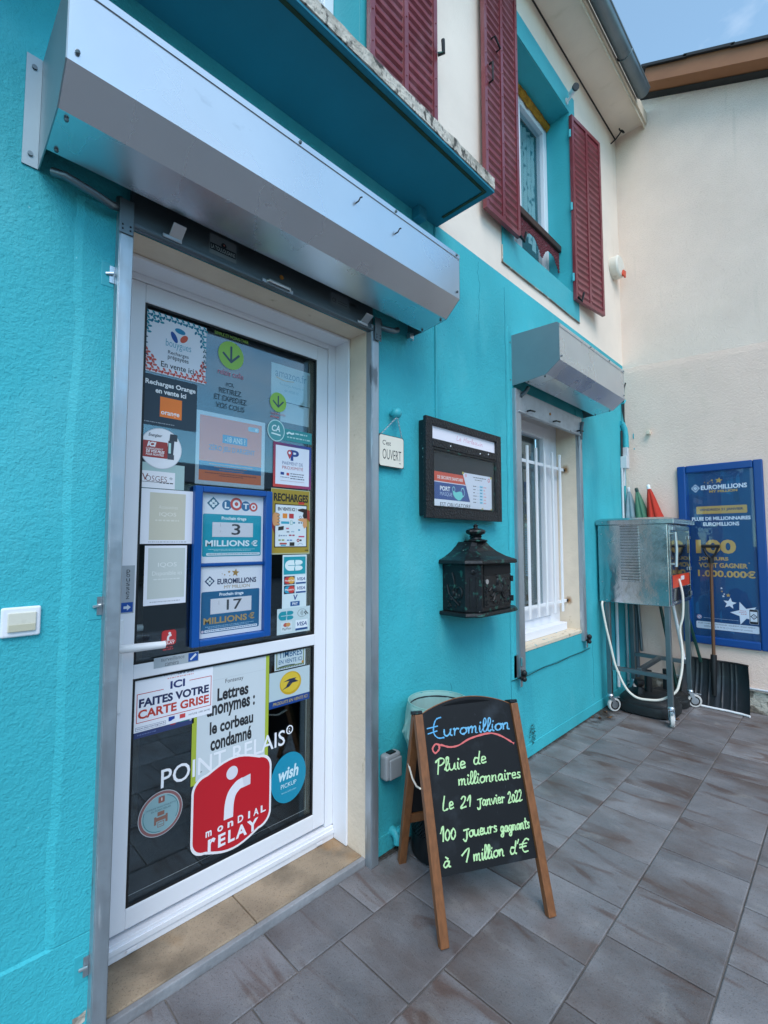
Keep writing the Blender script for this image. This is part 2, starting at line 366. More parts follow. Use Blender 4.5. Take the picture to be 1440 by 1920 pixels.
def lace_mat():
    m = bpy.data.materials.new('lace_net'); m.use_nodes = True
    n, l = m.node_tree.nodes, m.node_tree.links; b = n['Principled BSDF']; b.inputs['Roughness'].default_value = .9
    tc = n.new('ShaderNodeTexCoord'); v = n.new('ShaderNodeTexVoronoi'); v.inputs['Scale'].default_value = 26
    mp = n.new('ShaderNodeMapping'); mp.inputs['Scale'].default_value = (1, 0.001, .6); l.new(tc.outputs['Object'], mp.inputs[0]); l.new(mp.outputs[0], v.inputs['Vector'])
    w = n.new('ShaderNodeTexWave'); w.inputs['Scale'].default_value = 5; w.inputs['Distortion'].default_value = 1.5; l.new(tc.outputs['Object'], w.inputs['Vector'])
    a = n.new('ShaderNodeMath'); a.operation = 'MULTIPLY'; l.new(v.outputs['Distance'], a.inputs[0]); l.new(w.outputs['Fac'], a.inputs[1])
    r = n.new('ShaderNodeMapRange'); r.inputs[1].default_value = .15; r.inputs[2].default_value = .32; l.new(a.outputs[0], r.inputs[0])
    x = n.new('ShaderNodeMix'); x.data_type = 'RGBA'; l.new(r.outputs[0], x.inputs[0]); x.inputs[6].default_value = hx('2b5f6a'); x.inputs[7].default_value = hx('bcd8da'); l.new(x.outputs[2], b.inputs['Base Color'])
    return m
m_lace = lace_mat()

def bag_mat():
    m = bpy.data.materials.new('thin_green_film'); m.use_nodes = True
    n, l = m.node_tree.nodes, m.node_tree.links; b = n['Principled BSDF']; b.inputs['Base Color'].default_value = hx('bfe8e2'); b.inputs['Roughness'].default_value = .25
    tr = n.new('ShaderNodeBsdfTransparent'); tr.inputs[0].default_value = hx('b9e6dd'); mx = n.new('ShaderNodeMixShader'); mx.inputs[0].default_value = .72
    tl = n.new('ShaderNodeBsdfTranslucent'); tl.inputs[0].default_value = hx('b5e6dc'); m2 = n.new('ShaderNodeMixShader'); m2.inputs[0].default_value = .35
    l.new(b.outputs[0], m2.inputs[1]); l.new(tl.outputs[0], m2.inputs[2]); l.new(tr.outputs[0], mx.inputs[1]); l.new(m2.outputs[0], mx.inputs[2]); l.new(mx.outputs[0], n['Material Output'].inputs[0])
    return m
m_bag = bag_mat()

def mesh_bin_mat():
    m = bpy.data.materials.new('perforated_black_steel'); m.use_nodes = True
    n, l = m.node_tree.nodes, m.node_tree.links; b = n['Principled BSDF']; b.inputs['Base Color'].default_value = hx('20272b'); b.inputs['Roughness'].default_value = .4; b.inputs['Metallic'].default_value = .4
    uv = n.new('ShaderNodeUVMap'); uv.uv_map = 'wrap'
    mp = n.new('ShaderNodeMapping'); mp.inputs['Rotation'].default_value = (0, 0, R(45)); l.new(uv.outputs[0], mp.inputs[0])
    v = n.new('ShaderNodeTexVoronoi'); v.inputs['Scale'].default_value = 90; v.inputs['Randomness'].default_value = 0; l.new(mp.outputs[0], v.inputs['Vector'])
    r = n.new('ShaderNodeMath'); r.operation = 'LESS_THAN'; r.inputs[1].default_value = .3; l.new(v.outputs['Distance'], r.inputs[0])
    tr = n.new('ShaderNodeBsdfTransparent'); mx = n.new('ShaderNodeMixShader'); l.new(r.outputs[0], mx.inputs[0]); l.new(b.outputs[0], mx.inputs[1]); l.new(tr.outputs[0], mx.inputs[2]); l.new(mx.outputs[0], n['Material Output'].inputs[0])
    return m
m_binmesh = mesh_bin_mat()

# ---------------------------------------------------------------- flat printed work
_tc = {}
def text_mesh(s, bold, shear):
    k = (s, bold, shear)
    if k not in _tc:
        c = bpy.data.curves.new('t', 'FONT'); c.body = s; c.size = 1; c.offset = bold; c.shear = shear; c.resolution_u = 3
        o = bpy.data.objects.new('t', c); COL.objects.link(o)
        dg = bpy.context.evaluated_depsgraph_get()
        me = bpy.data.meshes.new_from_object(o.evaluated_get(dg))
        vs = [(v.co.x, v.co.y) for v in me.vertices]; fs = [tuple(p.vertices) for p in me.polygons]
        bpy.data.meshes.remove(me); bpy.data.objects.remove(o); bpy.data.curves.remove(c)
        _tc[k] = (vs, fs)
    return _tc[k]
def smooth_line(p, n=5):
    if len(p) < 3: return p
    o = []
    q = [p[0]] + list(p) + [p[-1]]
    for i in range(1, len(q) - 2):
        for t in range(n):
            t /= n; a, b, c, d = q[i - 1], q[i], q[i + 1], q[i + 2]
            o.append(tuple(.5 * (2 * b[k] + (c[k] - a[k]) * t + (2 * a[k] - 5 * b[k] + 4 * c[k] - d[k]) * t * t + (3 * b[k] - a[k] - 3 * c[k] + d[k]) * t ** 3) for k in (0, 1)))
    o.append(tuple(p[-1])); return o

class Art:
    """flat artwork laid on a plane; every layer sits a fraction of a millimetre proud of the one below"""
    def __init__(self, O=(0, .207, 0), U=(1, 0, 0), V=(0, 0, 1), N=(0, -1, 0), step=.00025):
        self.b = MB(); self.O, self.U, self.V, self.N = map(Vector, (O, U, V, N)); self.step = step; self.layer = 0
    def at(self, p):
        return self.O + self.U * p[0] + self.V * p[1] + self.N * (self.layer * self.step)
    def up(self): self.layer += 1; return self
    def poly(self, pts, c):
        self.auto = (getattr(self, 'auto', 0) + 1) % 45; lf = self.N * (self.auto * 5e-6)
        self.b.col = hx(c); self.b.poly([self.at(p) + lf for p in pts]); return self
    def rect(self, x0, z0, x1, z1, c): return self.poly([(x0, z0), (x1, z0), (x1, z1), (x0, z1)], c)
    def frame(self, x0, z0, x1, z1, w, c):
        self.rect(x0, z0, x1, z0 + w, c); self.rect(x0, z1 - w, x1, z1, c); self.rect(x0, z0 + w, x0 + w, z1 - w, c); self.rect(x1 - w, z0 + w, x1, z1 - w, c); return self
    def rrect(self, x0, z0, x1, z1, r, c, n=6):
        P = []
        for cx, cz, a0 in ((x1 - r, z1 - r, 0), (x0 + r, z1 - r, 90), (x0 + r, z0 + r, 180), (x1 - r, z0 + r, 270)):
            P += [(cx + r * math.cos(R(a0 + 90 * k / n)), cz + r * math.sin(R(a0 + 90 * k / n))) for k in range(n + 1)]
        return self.poly(P, c)
    def disc(self, x, z, r, c, rz=None, n=36, rot=0):
        rz = rz or r; ca, sa = math.cos(R(rot)), math.sin(R(rot))
        P = []
        for k in range(n):
            a, b = r * math.cos(2 * math.pi * k / n), rz * math.sin(2 * math.pi * k / n); P.append((x + a * ca - b * sa, z + a * sa + b * ca))
        return self.poly(P, c)
    def ring(self, x, z, r0, r1, c, a0=0, a1=360, n=40, k=1.0):
        self.b.col = hx(c)
        for i in range(n):
            a, b = R(a0 + (a1 - a0) * i / n), R(a0 + (a1 - a0) * (i + 1) / n)
            self.b.poly([self.at((x + r * math.cos(t), z + k * r * math.sin(t))) for r, t in ((r0, a), (r1, a), (r1, b), (r0, b))])
        return self
    def star(self, x, z, r, c, rot=0, inner=.45):
        return self.poly([(x + (r if i % 2 == 0 else r * inner) * math.sin(R(rot + 36 * i)), z + (r if i % 2 == 0 else r * inner) * math.cos(R(rot + 36 * i))) for i in range(10)], c)
    def line(self, pts, w, c, sm=0):
        if sm: pts = smooth_line(pts, sm)
        pts = [p for i, p in enumerate(pts) if i == 0 or math.dist(p, pts[i - 1]) > 1e-6]
        self.b.col = hx(c); self.mini = getattr(self, 'mini', 0) + 1; lift = (self.mini % 40) * 4e-6; pr = None; n = len(pts)
        for i, p in enumerate(pts):
            q0, q1 = pts[max(i - 1, 0)], pts[min(i + 1, n - 1)]; d = math.dist(q0, q1) or 1
            tx, ty = (q1[0] - q0[0]) / d, (q1[1] - q0[1]) / d; ex = -w * .3 if i == 0 else w * .3 if i == n - 1 else 0
            c0 = (p[0] + tx * ex, p[1] + ty * ex); lf = self.N * (lift + 1.2e-4 * i / n)
            ww = w * (1 + getattr(self, 'rough', 0) * mnoise.noise(Vector((c0[0] * 160, c0[1] * 160, self.mini))))
            cur = self.b.add([self.at((c0[0] - ty * ww / 2, c0[1] + tx * ww / 2)) + lf, self.at((c0[0] + ty * ww / 2, c0[1] - tx * ww / 2)) + lf])
            if pr: self.b.face([pr[0], pr[1], cur[1], cur[0]])
            pr = cur
        return self
    def text(self, s, x0, z0, x1, z1, c, bold=0.0, shear=0.0, rise=0.0):
        vs, fs = text_mesh(s, bold, shear)
        if not vs: return self
        a, b = min(v[0] for v in vs), max(v[0] for v in vs); d, e = min(v[1] for v in vs), max(v[1] for v in vs)
        sx, sz = (x1 - x0) / (b - a), (z1 - z0) / max(e - d, 1e-6)
        self.b.col = hx(c)
        ids = self.b.add([self.at((x0 + (v[0] - a) * sx, z0 + (v[1] - d) * sz + rise * (v[0] - a) / (b - a))) for v in vs])
        for f in fs: self.b.face([ids[i] for i in f])
        return self
    def small(self, x0, x1, z, h, c, seed=0):
        """fine print too small to read: a broken rule"""
        rnd = random.Random(seed); x = x0
        while x < x1:
            w = rnd.uniform(.8, 3.2) * h
            if x + w > x1: break
            self.rect(x, z, x + w, z + h, c); x += w + h * .7
        return self
    def build(self, name, label=None, cat=None, group=None, mat=None, parent=None):
        mat = mat or m_print
        c = sum((v for v in self.b.v), Vector()) / len(self.b.v)
        if parent: return self.b.build(name, mat, parent=parent, recalc=False)
        o = self.b.build(name, mat, loc=c, recalc=False)
        return tag(o, label, cat, group)

HAND = {
 'u': (1.0, [[(0, 1), (.05, .3), (.3, 0), (.6, .3), (.7, 1), (.7, .2), (.9, 0)]]), 'r': (.75, [[(0, .9), (.15, 1), (.15, 0)], [(.15, .6), (.35, .95), (.6, .9)]]),
 'o': (.9, [[(.4, 1), (.1, .8), (.05, .3), (.35, 0), (.7, .3), (.65, .8), (.4, 1), (.85, .85)]]),
 'm': (1.2, [[(0, 1), (.08, 0), (.1, .7), (.35, 1), (.45, .8), (.45, 0), (.5, .7), (.75, 1), (.85, .8), (.85, .1), (1.05, 0)]]),
 'n': (.9, [[(0, 1), (.08, 0), (.1, .7), (.4, 1), (.55, .8), (.55, .1), (.75, 0)]]), 'i': (.42, [[(.1, 1), (.12, .15), (.3, 0)], [(.15, 1.42), (.2, 1.55)]]),
 'l': (.52, [[(-.05, .2), (.38, 1.3), (.34, 2), (.14, 1.9), (.12, .3), (.3, 0), (.5, .2)]]),
 'P': (1.0, [[(.1, -.3), (.15, 1.9)], [(-.25, 1.5), (.2, 2), (.75, 1.9), (.85, 1.4), (.5, 1.0), (.15, .95)]]),
 'e': (.78, [[(.05, .5), (.55, .6), (.5, .95), (.2, 1), (.05, .5), (.2, .05), (.68, .15)]]),
 'd': (.95, [[(.6, .9), (.2, 1), (.05, .4), (.3, 0), (.6, .4), (.78, 2), (.62, .3), (.85, 0)]]),
 'a': (.95, [[(.6, .9), (.25, 1), (.05, .4), (.3, 0), (.6, .5), (.65, 1), (.65, .15), (.85, 0)]]),
 'à': (.95, [[(.6, .9), (.25, 1), (.05, .4), (.3, 0), (.6, .5), (.65, 1), (.65, .15), (.85, 0)], [(.2, 1.7), (.5, 1.3)]]),
 's': (.68, [[(.5, .9), (.2, .95), (.15, .65), (.45, .4), (.4, .05), (.05, .1)]]), 'L': (.95, [[(.25, 2), (.05, .05), (.8, .12)]]),
 '2': (.9, [[(.05, 1.6), (.3, 2), (.6, 1.7), (.45, .9), (0, 0), (.75, .1)]]), '1': (.65, [[(0, 1.1), (.38, 2), (.36, 0)]]),
 'J': (.9, [[(-.05, 1.2), (.85, 1.3)], [(.5, 1.25), (.48, -.2), (.15, -.55), (-.1, -.2)]]), 'v': (.85, [[(0, 1), (.3, 0), (.65, 1), (.8, .9)]]),
 'g': (.95, [[(.6, .9), (.25, 1), (.05, .5), (.3, .1), (.6, .5), (.66, 1), (.6, -.5), (.3, -.8), (.08, -.5), (.85, .25)]]),
 't': (.62, [[(.28, 1.8), (.22, .2), (.45, 0)], [(0, 1.15), (.58, 1.2)]]), '0': (.85, [[(.35, 1.4), (.08, 1), (.06, .4), (.35, 0), (.65, .5), (.6, 1.1), (.35, 1.4)]]),
 '€': (1.3, [[(1.15, 1.8), (.8, 2.05), (.4, 1.5), (.3, .7), (.55, .05), (1.05, .1)], [(-.05, 1.25), (.9, 1.35)], [(-.05, .8), (.8, .9)]]), "'": (.35, [[(.18, 2.1), (.02, 1.5)]]),
 'H': (1.2, [[(.2, 2), (.1, 0)], [(1.0, 2), (.85, 0)], [(.1, 1), (.95, 1.1)]]), 'q': (.95, [[(.6, .9), (.25, 1), (.05, .5), (.3, .1), (.6, .5), (.66, 1), (.6, -.8)]]), ' ': (.7, []),
}
def hand(art, s, x0, x1, z0, xh, w, c, rise=0.0):
    adv = sum(HAND[ch][0] for ch in s); k = (x1 - x0) / adv; x = 0
    for ch in s:
        a, st = HAND[ch]
        for p in st:
            art.line([(x0 + (x + q[0] + q[1] * .12) * k, z0 + q[1] * xh + rise * (x + q[0]) / adv) for q in p], w, c, 4)
        x += a
# ================================================================ SETTING: ground
g = MB(); g.poly([(-150, -150, -.02), (150, -150, -.02), (150, 150, -.02), (-150, 150, -.02)])
tag(g.build('ground', m_asphalt), kind='structure')
pj = MB(); pj.poly([(-4, -5.2, -.006), (4.62, -5.2, -.006), (4.62, .02, -.006), (-4, .02, -.006)])
tag(pj.build('paving_bed', m_mortar), kind='structure')
pv = MB(); JX, JY = .318, .3045
for j in range(-2, 17):
    y1 = -.2005 - (j) * JY; y0 = y1 - JY
    off = 1.366 if j % 2 == 0 else 1.204
    k0 = int((-4 - off) / JX) - 1
    for k in range(k0, k0 + 30):
        x0, x1 = off + k * JX, off + (k + 1) * JX
        a, b, c, d = max(x0, -4) + .0022, min(x1, 4.60) - .0022, y0 + .0022, min(y1, .0) - .0022
        if b - a < .02 or d - c < .02: continue
        if y1 > .0 and d < c: continue
        zz = random.uniform(-.0008, .0008); e = .003
        lo = pv.add([(a, c, -.006), (b, c, -.006), (b, d, -.006), (a, d, -.006)]); mi = pv.add([(a, c, zz - .002), (b, c, zz - .002), (b, d, zz - .002), (a, d, zz - .002)])
        hi = pv.add([(a + e, c + e, zz), (b - e, c + e, zz), (b - e, d - e, zz), (a + e, d - e, zz)])
        for q in range(4):
            w = (q + 1) % 4; pv.face([lo[q], lo[w], mi[w], mi[q]]); pv.face([mi[q], mi[w], hi[w], hi[q]])
        pv.face(hi)
tag(pv.build('paving', m_paving), kind='structure')

# dirt that gathers along the foot of the walls and under the trolley: strips of cells that thin out outwards
gm = MB()
def dirt(x0, x1, y0, y1, nx, ny, fn):
    for i in range(nx):
        for j in range(ny):
            xa, xb, ya, yb = x0 + (x1 - x0) * i / nx, x0 + (x1 - x0) * (i + 1) / nx, y0 + (y1 - y0) * j / ny, y0 + (y1 - y0) * (j + 1) / ny
            v = fn((xa + xb) / 2, (ya + yb) / 2)
            if v <= .02: continue
            gm.col = (v, v, v, 1); gm.poly([(xa, ya, .0022), (xb, ya, .0022), (xb, yb, .0022), (xa, yb, .0022)])
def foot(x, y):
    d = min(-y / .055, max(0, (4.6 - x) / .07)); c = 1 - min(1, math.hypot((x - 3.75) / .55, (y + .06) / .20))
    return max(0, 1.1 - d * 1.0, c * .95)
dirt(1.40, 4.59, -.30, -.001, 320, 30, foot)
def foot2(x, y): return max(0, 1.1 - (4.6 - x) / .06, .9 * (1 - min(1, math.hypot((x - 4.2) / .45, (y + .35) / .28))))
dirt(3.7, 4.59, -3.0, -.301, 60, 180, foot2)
tag(gm.build('paving_dirt', m_grime, recalc=False), kind='structure')

# ================================================================ SHOP BUILDING
house = thing('shop_building', 'turquoise and cream two storey shop house with white glazed door', 'building', (2.0, .15, 0))
def wallgrid(b, x0, x1, z0, z1, holes, yf=0.0, depth=.2):
    """front sheet with openings at y=yf; slot 0 the face, slot 1+i the reveal of hole i. hole=(x0,x1,z0,z1,depth,slot)"""
    xs = sorted({x0, x1} | {v for h in holes for v in h[:2]}); zs = sorted({z0, z1} | {v for h in holes for v in h[2:4]})
    b.cur = 0
    for xa, xb in zip(xs, xs[1:]):
        for za, zb in zip(zs, zs[1:]):
            cx, cz = (xa + xb) / 2, (za + zb) / 2
            if any(h[0] < cx < h[1] and h[2] < cz < h[3] for h in holes): continue
            b.poly([(xa, yf, za), (xb, yf, za), (xb, yf, zb), (xa, yf, zb)])
    for h in holes:
        a, c, d, e, dp, sl = h; b.cur = sl; y2 = yf + dp
        b.poly([(a, yf, d), (a, yf, e), (a, y2, e), (a, y2, d)]); b.poly([(c, yf, d), (c, y2, d), (c, y2, e), (c, yf, e)])
        b.poly([(a, yf, e), (c, yf, e), (c, y2, e), (a, y2, e)])
        if d > z0: b.poly([(a, yf, d), (a, y2, d), (c, y2, d), (c, yf, d)])
    b.cur = 0
XE = 4.60
w = MB(); wallgrid(w, -3.0, XE, -.02, 2.93, [(.408, 1.348, -.02, 2.205, .30, 1), (2.62, 3.50, .63, 2.24, .24, 1)])
w.build('lower_wall', [m_teal, m_beige], house, recalc=False)
w = MB(); wallgrid(w, -3.0, XE, 2.93, 5.15, [(.45, 1.30, 3.2, 4.75, .24, 1), (2.62, 3.516, 3.21, 4.69, .24, 1)])
w.build('upper_wall', [m_cream, m_tealsm], house, recalc=False)
# raised render margin left of the door, with a ragged trowelled edge, and the margin round the lower window
def ragged(b, x, z0, z1, xr, t, amp, seed, side=-1):
    z = z0; L = []
    rnd = random.Random(seed)
    while z < z1:
        L.append((x + (mnoise.noise(Vector((z * 3, seed, 0))) * amp + mnoise.noise(Vector((z * 14, seed, 3))) * amp * .5), z)); z += .035
    L.append((x, z1))
    for (xa, za), (xb, zb) in zip(L, L[1:]):
        e = t * 2.2 * side * -1
        b.poly([(xa, -.0005, za), (xb, -.0005, zb), (xb + e, -t, zb), (xa + e, -t, za)])
        b.poly([(xa + e, -t, za), (xb + e, -t, zb), (xr, -t, zb), (xr, -t, za)])
mg = MB(); ragged(mg, .275, .30, 2.24, .372, .0085, .012, 4)
mg.poly([(.372, -.0085, .30), (.372, -.0085, 2.24), (.408, -.0085, 2.24), (.408, -.0085, .30)])
mg.poly([(.16, -.0005, .30), (.408, -.0005, .30), (.408, -.0085, .295), (.16, -.0085, .295)])
ragged(mg, .155, 0, .295, .408, .0085, .012, 9)
mg.build('door_render_margin', m_teal, house, recalc=False)
mg = MB(); ragged(mg, 2.515, .49, 2.62, 2.619, .007, .010, 7)
mg.box(2.53, 3.66, -.007, -.0005, .50, .629); mg.box(3.501, 3.66, -.007, -.0005, .629, 2.3)
mg.build('window_render_margin', m_teal, house, recalc=False)
pl = MB(); pl.box(1.41, 4.6, -.006, -.0005, 0, .075); pl.build('plinth', m_teal, house, bevel=.003)
cr = MB()
cr.tube([(2.50, -.008, .492), (2.7, -.0085, .487), (2.9, -.008, .496), (3.1, -.008, .489), (3.3, -.008, .499), (3.5, -.008, .494), (3.64, -.008, .502)], .0022, 6)
cr.build('render_crack', m_dgreen, house)
m_crack = M('dark_teal_crack', '177487', .9)  # darker teal for the thin crack lines
def crack(x, z0, z1, amp, r, sd):
    b = MB(); n = max(6, int((z1 - z0) / .02)); b.tube([(x + amp * mnoise.noise(Vector((i * .21, sd, 0))) + amp * .4 * mnoise.noise(Vector((i * .9, sd, 4))), -.0003, z0 + (z1 - z0) * i / n) for i in range(n + 1)], [r * (.6 + .7 * abs(mnoise.noise(Vector((i * .4, sd, 9))))) for i in range(n + 1)], 5)
    b.build('render_crack', m_crack, house)
for a in ((2.505, .08, 1.12, .012, .0017, 1), (2.50, 1.25, 2.86, .010, .0016, 2), (.09, .0, .26, .03, .0016, 3), (1.93, .10, .60, .02, .0012, 7), (3.72, .12, .55, .02, .0013, 8), (2.22, 2.5, 2.90, .03, .0011, 9)): crack(*a)
bp0 = MB(); bp0.poly([(.340, -.0092, .075), (.366, -.0092, .082), (.368, -.0092, .108), (.352, -.0092, .103), (.338, -.0092, .104)]); bp0.build('bare_patch', m_stonebase, house, recalc=False)
ln = MB(); ln.tube([(1.82, -.004, 1.90), (1.82, -.004, 2.91)], .006, 8); ln.build('painted_cable', m_tealsm, house)
# upper window margins
def margin(b, x0, x1, z0, z1, h):
    t = -.009
    for q in ((x0, h[0], z0, z1), (h[1], x1, z0, z1), (h[0], h[1], z0, h[2]), (h[0], h[1], h[3], z1)):
        b.box(q[0], q[1], t, -.0005, q[2], q[3])
mb = MB(); margin(mb, 2.479, 3.619, 3.012, 4.86, (2.62, 3.516, 3.21, 4.69)); mb.build('window_margin', m_tealsm, house)
mb = MB(); margin(mb, .35, 1.40, 3.05, 4.92, (.45, 1.30, 3.2, 4.75)); mb.build('window_margin', m_tealsm, house)
ck = MB(); ck.tube([(2.47, -.006, 3.01), (2.8, -.008, 3.008), (3.1, -.007, 3.012), (3.4, -.008, 3.007), (3.622, -.006, 3.01)], .005, 6); ck.tube([(2.477, -.006, 3.01), (2.476, -.006, 3.12)], .004, 6)
ck.build('margin_edge', m_stonebase, house)
# eave
sf = MB(); sf.box(-3, XE, -.25, .0, 5.15, 5.18); sf.build('soffit', m_cream, house)
sf = MB(); sf.tube([(-3, -.004, 5.148), (1.2, -.004, 5.147), (2.9, -.006, 5.149), (3.6, -.004, 5.146), (4.59, -.005, 5.148)], .006, 6); sf.build('soffit_crack', m_black, house)
sf = MB(); sf.box(-3, XE, -.278, -.2505, 5.13, 5.24); sf.box(-3, XE, -.262, -.2505, 5.10, 5.1295); sf.build('eave_board', m_beige, house, bevel=.003)
gt = MB(); P = [(-.335 + .053 * math.cos(R(a)), 5.180 + .053 * math.sin(R(a))) for a in range(180, 361, 15)]
P += [(-.335 + .048 * math.cos(R(a)), 5.180 + .048 * math.sin(R(a))) for a in range(360, 179, -15)]
gt.prism(P, (-3, 0, 0), (0, 1, 0), (0, 0, 1), (1, 0, 0), 7.29); gt.tube([(-3, -.388, 5.182), (4.29, -.388, 5.182)], .008, 8); gt.cyl((4.285, -.335, 5.178), (4.292, -.335, 5.178), .050, 20)
gutter = gt.build('gutter', m_zinc, house, smooth=True)
for gx in (1.6, 2.4, 3.2, 3.83):
    q = MB(); q.tube([(gx, -.335 + .055 * math.cos(R(a)), 5.180 + .055 * math.sin(R(a))) for a in range(180, 361, 12)], .005, 6); q.build('gutter_bracket', m_dsteel, gutter)
rf = MB(); rf.poly([(-3, -.30, 5.26), (4.33, -.30, 5.26), (4.33, 4.0, 7.6), (-3, 4.0, 7.6)]); rf.poly([(-3, -.30, 5.24), (4.33, -.30, 5.24), (4.33, -.30, 5.26), (-3, -.30, 5.26)])
rf.build('roof', m_tile, house)
# slab above the door
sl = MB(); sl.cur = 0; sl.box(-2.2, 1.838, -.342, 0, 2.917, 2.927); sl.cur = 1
n = 150; pr = None
for i in range(n + 1):
    x = -2.2 + 4.038 * i / n; dz = mnoise.noise(Vector((x * 16, 0, 0))) * .006 + mnoise.noise(Vector((x * 50, 2, 0))) * .003; dy = mnoise.noise(Vector((x * 25, 5, 0))) * .004
    a = sl.add([(x, -.339, 2.929), (x, -.346 + dy, 2.930 + dz * .4), (x, -.344 + dy, 2.985 + dz), (x, 0, 2.992 + dz)])
    if pr:
        for q in range(3): sl.face([pr[q], a[q], a[q + 1], pr[q + 1]])
    pr = a
sl.poly([(1.838, -.342, 2.9275), (1.838, 0, 2.9275), (1.838, 0, 2.99), (1.838, -.342, 2.985)])
slab = sl.build('balcony_slab', [m_soffit, m_slabedge], house)
dl = MB(); dl.box(-2.2, 1.806, -.320, -.306, 2.9135, 2.9168); dl.box(1.792, 1.806, -.306, -.07, 2.9135, 2.9168); dl.build('drip_line', m_moss, slab)
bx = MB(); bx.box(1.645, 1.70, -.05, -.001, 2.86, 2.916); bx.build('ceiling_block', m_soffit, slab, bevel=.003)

# ---------------------------------------------------------------- front door
door = MB()
# fixed frame: two jambs, head, lining
for a in ((.409, .428), (1.298, 1.347)): door.box(a[0], a[1], .197, .27, .085, 2.204)
door.box(.428, 1.298, .197, .27, 2.172, 2.204)
door.box(1.336, 1.347, .105, .1965, .032, 2.204); door.box(.409, .420, .105, .1965, .032, 2.204); door.box(.420, 1.336, .105, .1965, 2.193, 2.204)
frame = door.build('door', m_pvc, house, bevel=.003)
lf = MB(); yL = (.2, .262)
for a in ((.431, .520, .10, 2.170), (1.236, 1.295, .10, 2.170), (.520, 1.236, 2.106, 2.170), (.520, 1.236, .860, .905), (.520, 1.236, .10, .160)): lf.box(a[0], a[1], yL[0], yL[1], a[2], a[3])
lf.build('door_leaf', m_pvc, frame, bevel=.003)
gk = MB()
for a in ((.5205, 1.2355, .9055, 2.1055), (.5205, 1.2355, .1605, .8595)):
    for q in ((a[0], a[0] + .007, a[2], a[3]), (a[1] - .007, a[1], a[2], a[3]), (a[0] + .007, a[1] - .007, a[2], a[2] + .007), (a[0] + .007, a[1] - .007, a[3] - .007, a[3])): gk.box(q[0], q[1], .204, .245, q[2], q[3])
gk.build('glazing_gasket', m_black, frame)
for za, zb in ((.9055, 2.1055), (.1605, .8595)):
    p = MB(); p.box(.5205, 1.2355, .2095, .2135, za, zb); p.build('pane', m_glass, frame)
p = MB(); p.box(.421, 1.335, .188, .262, .031, .083); p.box(.421, 1.335, .182, .1875, .055, .072)
for x in (.52, 1.24): p.box(x, x + .03, .1795, .1818, .04, .052)
p.build('door_sill', m_pvc, frame, bevel=.002)
p = MB(); p.rrect = None
p.box(.437, .486, .193, .1998, .765, 1.055); p.build('handle_plate', m_white, frame, bevel=.012, segs=4)
h = MB(); h.tube([(.462, .194, .973), (.462, .155, .973), (.466, .145, .973), (.478, .141, .973), (.592, .139, .969)], [.0125, .0125, .013, .013, .0115], 14); h.build('handle', m_white, frame, smooth=True)
h = MB(); h.tube([(.50, .30, 1.005), (.575, .30, 1.005)], .012, 12); h.build('inner_handle', m_white, frame, smooth=True)
h = MB(); h.cyl((.462, .1925, .882), (.462, .188, .882), .0095); h.box(.4575, .4665, .188, .1925, .850, .882); h.build('lock_cylinder', m_brass, frame)
# threshold
st = MB(); st.box(.409, .872, .021, .34, -.01, .030); st.box(.875, 1.347, .021, .34, -.01, .030); st.build('doorstep', m_stone, house, bevel=.004)
st = MB(); st.box(.30, 1.39, .0005, .0205, -.01, .0265); st.build('threshold_strip', m_cement, house, bevel=.003)
# the dark room seen through the glass
rm = MB(); rm.box(-.3, 2.4, .36, 3.2, -.015, 2.7)
bmr = rm.build('shop_interior', m_inside, house)
bmr.data.flip_normals()
dv = [f for f in bmr.data.polygons]
bm = bmesh.new(); bm.from_mesh(bmr.data)
bmesh.ops.delete(bm, geom=[f for f in bm.faces if abs(f.calc_center_median().y - (.36 - .15)) < .01], context='FACES_ONLY'); bm.to_mesh(bmr.data); bm.free()
r2 = MB(); r2.poly([(-.3, .36, -.01), (.409, .36, -.01), (.409, .36, 2.7), (-.3, .36, 2.7)]); r2.poly([(1.347, .36, -.01), (2.4, .36, -.01), (2.4, .36, 2.7), (1.347, .36, 2.7)]); r2.poly([(.409, .36, 2.205), (1.347, .36, 2.205), (1.347, .36, 2.7), (.409, .36, 2.7)])
r2.build('interior_front', m_inside, house)
cs = thing('display_case', 'dark wooden display case standing inside behind the shop door glass', 'display case', (.95, 1.0, 0))
c = MB(); c.box(.70, 1.35, .80, 1.2, .0, 1.12); c.build('cabinet', M('dark_varnish', '2a2220', .5), cs, bevel=.004)
c = MB(); c.box(.69, 1.36, .78, 1.21, 1.121, 1.15); c.box(.71, .735, .775, .799, .1, 1.12); c.box(.98, 1.0, .775, .799, .1, 1.12); c.build('edge_trim', M('pale_brown_trim', '6d5a44', .5), cs, bevel=.003)

# ---------------------------------------------------------------- lower window
lw = MB()
for a in ((2.621, 2.80, .70, 2.23), (3.34, 3.499, .70, 2.23), (2.80, 3.34, 2.15, 2.23), (2.80, 3.34, .70, .765)): lw.box(a[0], a[1], .15, .21, a[2], a[3])
win = lw.build('lower_window', m_pvc, house, bevel=.004)
q = MB()
for a in ((2.803, 2.925, .768, 2.147), (3.255, 3.337, .768, 2.147), (2.925, 3.255, 2.06, 2.147), (2.925, 3.255, .768, .85)): q.box(a[0], a[1], .135, .195, a[2], a[3])
q.build('casement', m_pvc, win, bevel=.004)
q = MB(); q.box(2.925, 3.255, .165, .169, .85, 2.06); q.build('pane', m_glass, win)
q = MB(); q.box(2.9, 3.28, .215, .225, .80, 2.10); q.build('roller_blind', M('brown_grey_blind', '6f675b', .9, var=(12, .12, (3, 1, .3)), stains=[(8, .68, .04, '4a443b', (1, 1, 1), .5)]), win)
q = MB(); q.box(2.621, 3.45, .075, .1495, .655, .71); q.build('window_sill_profile', m_pvc, win, bevel=.004)
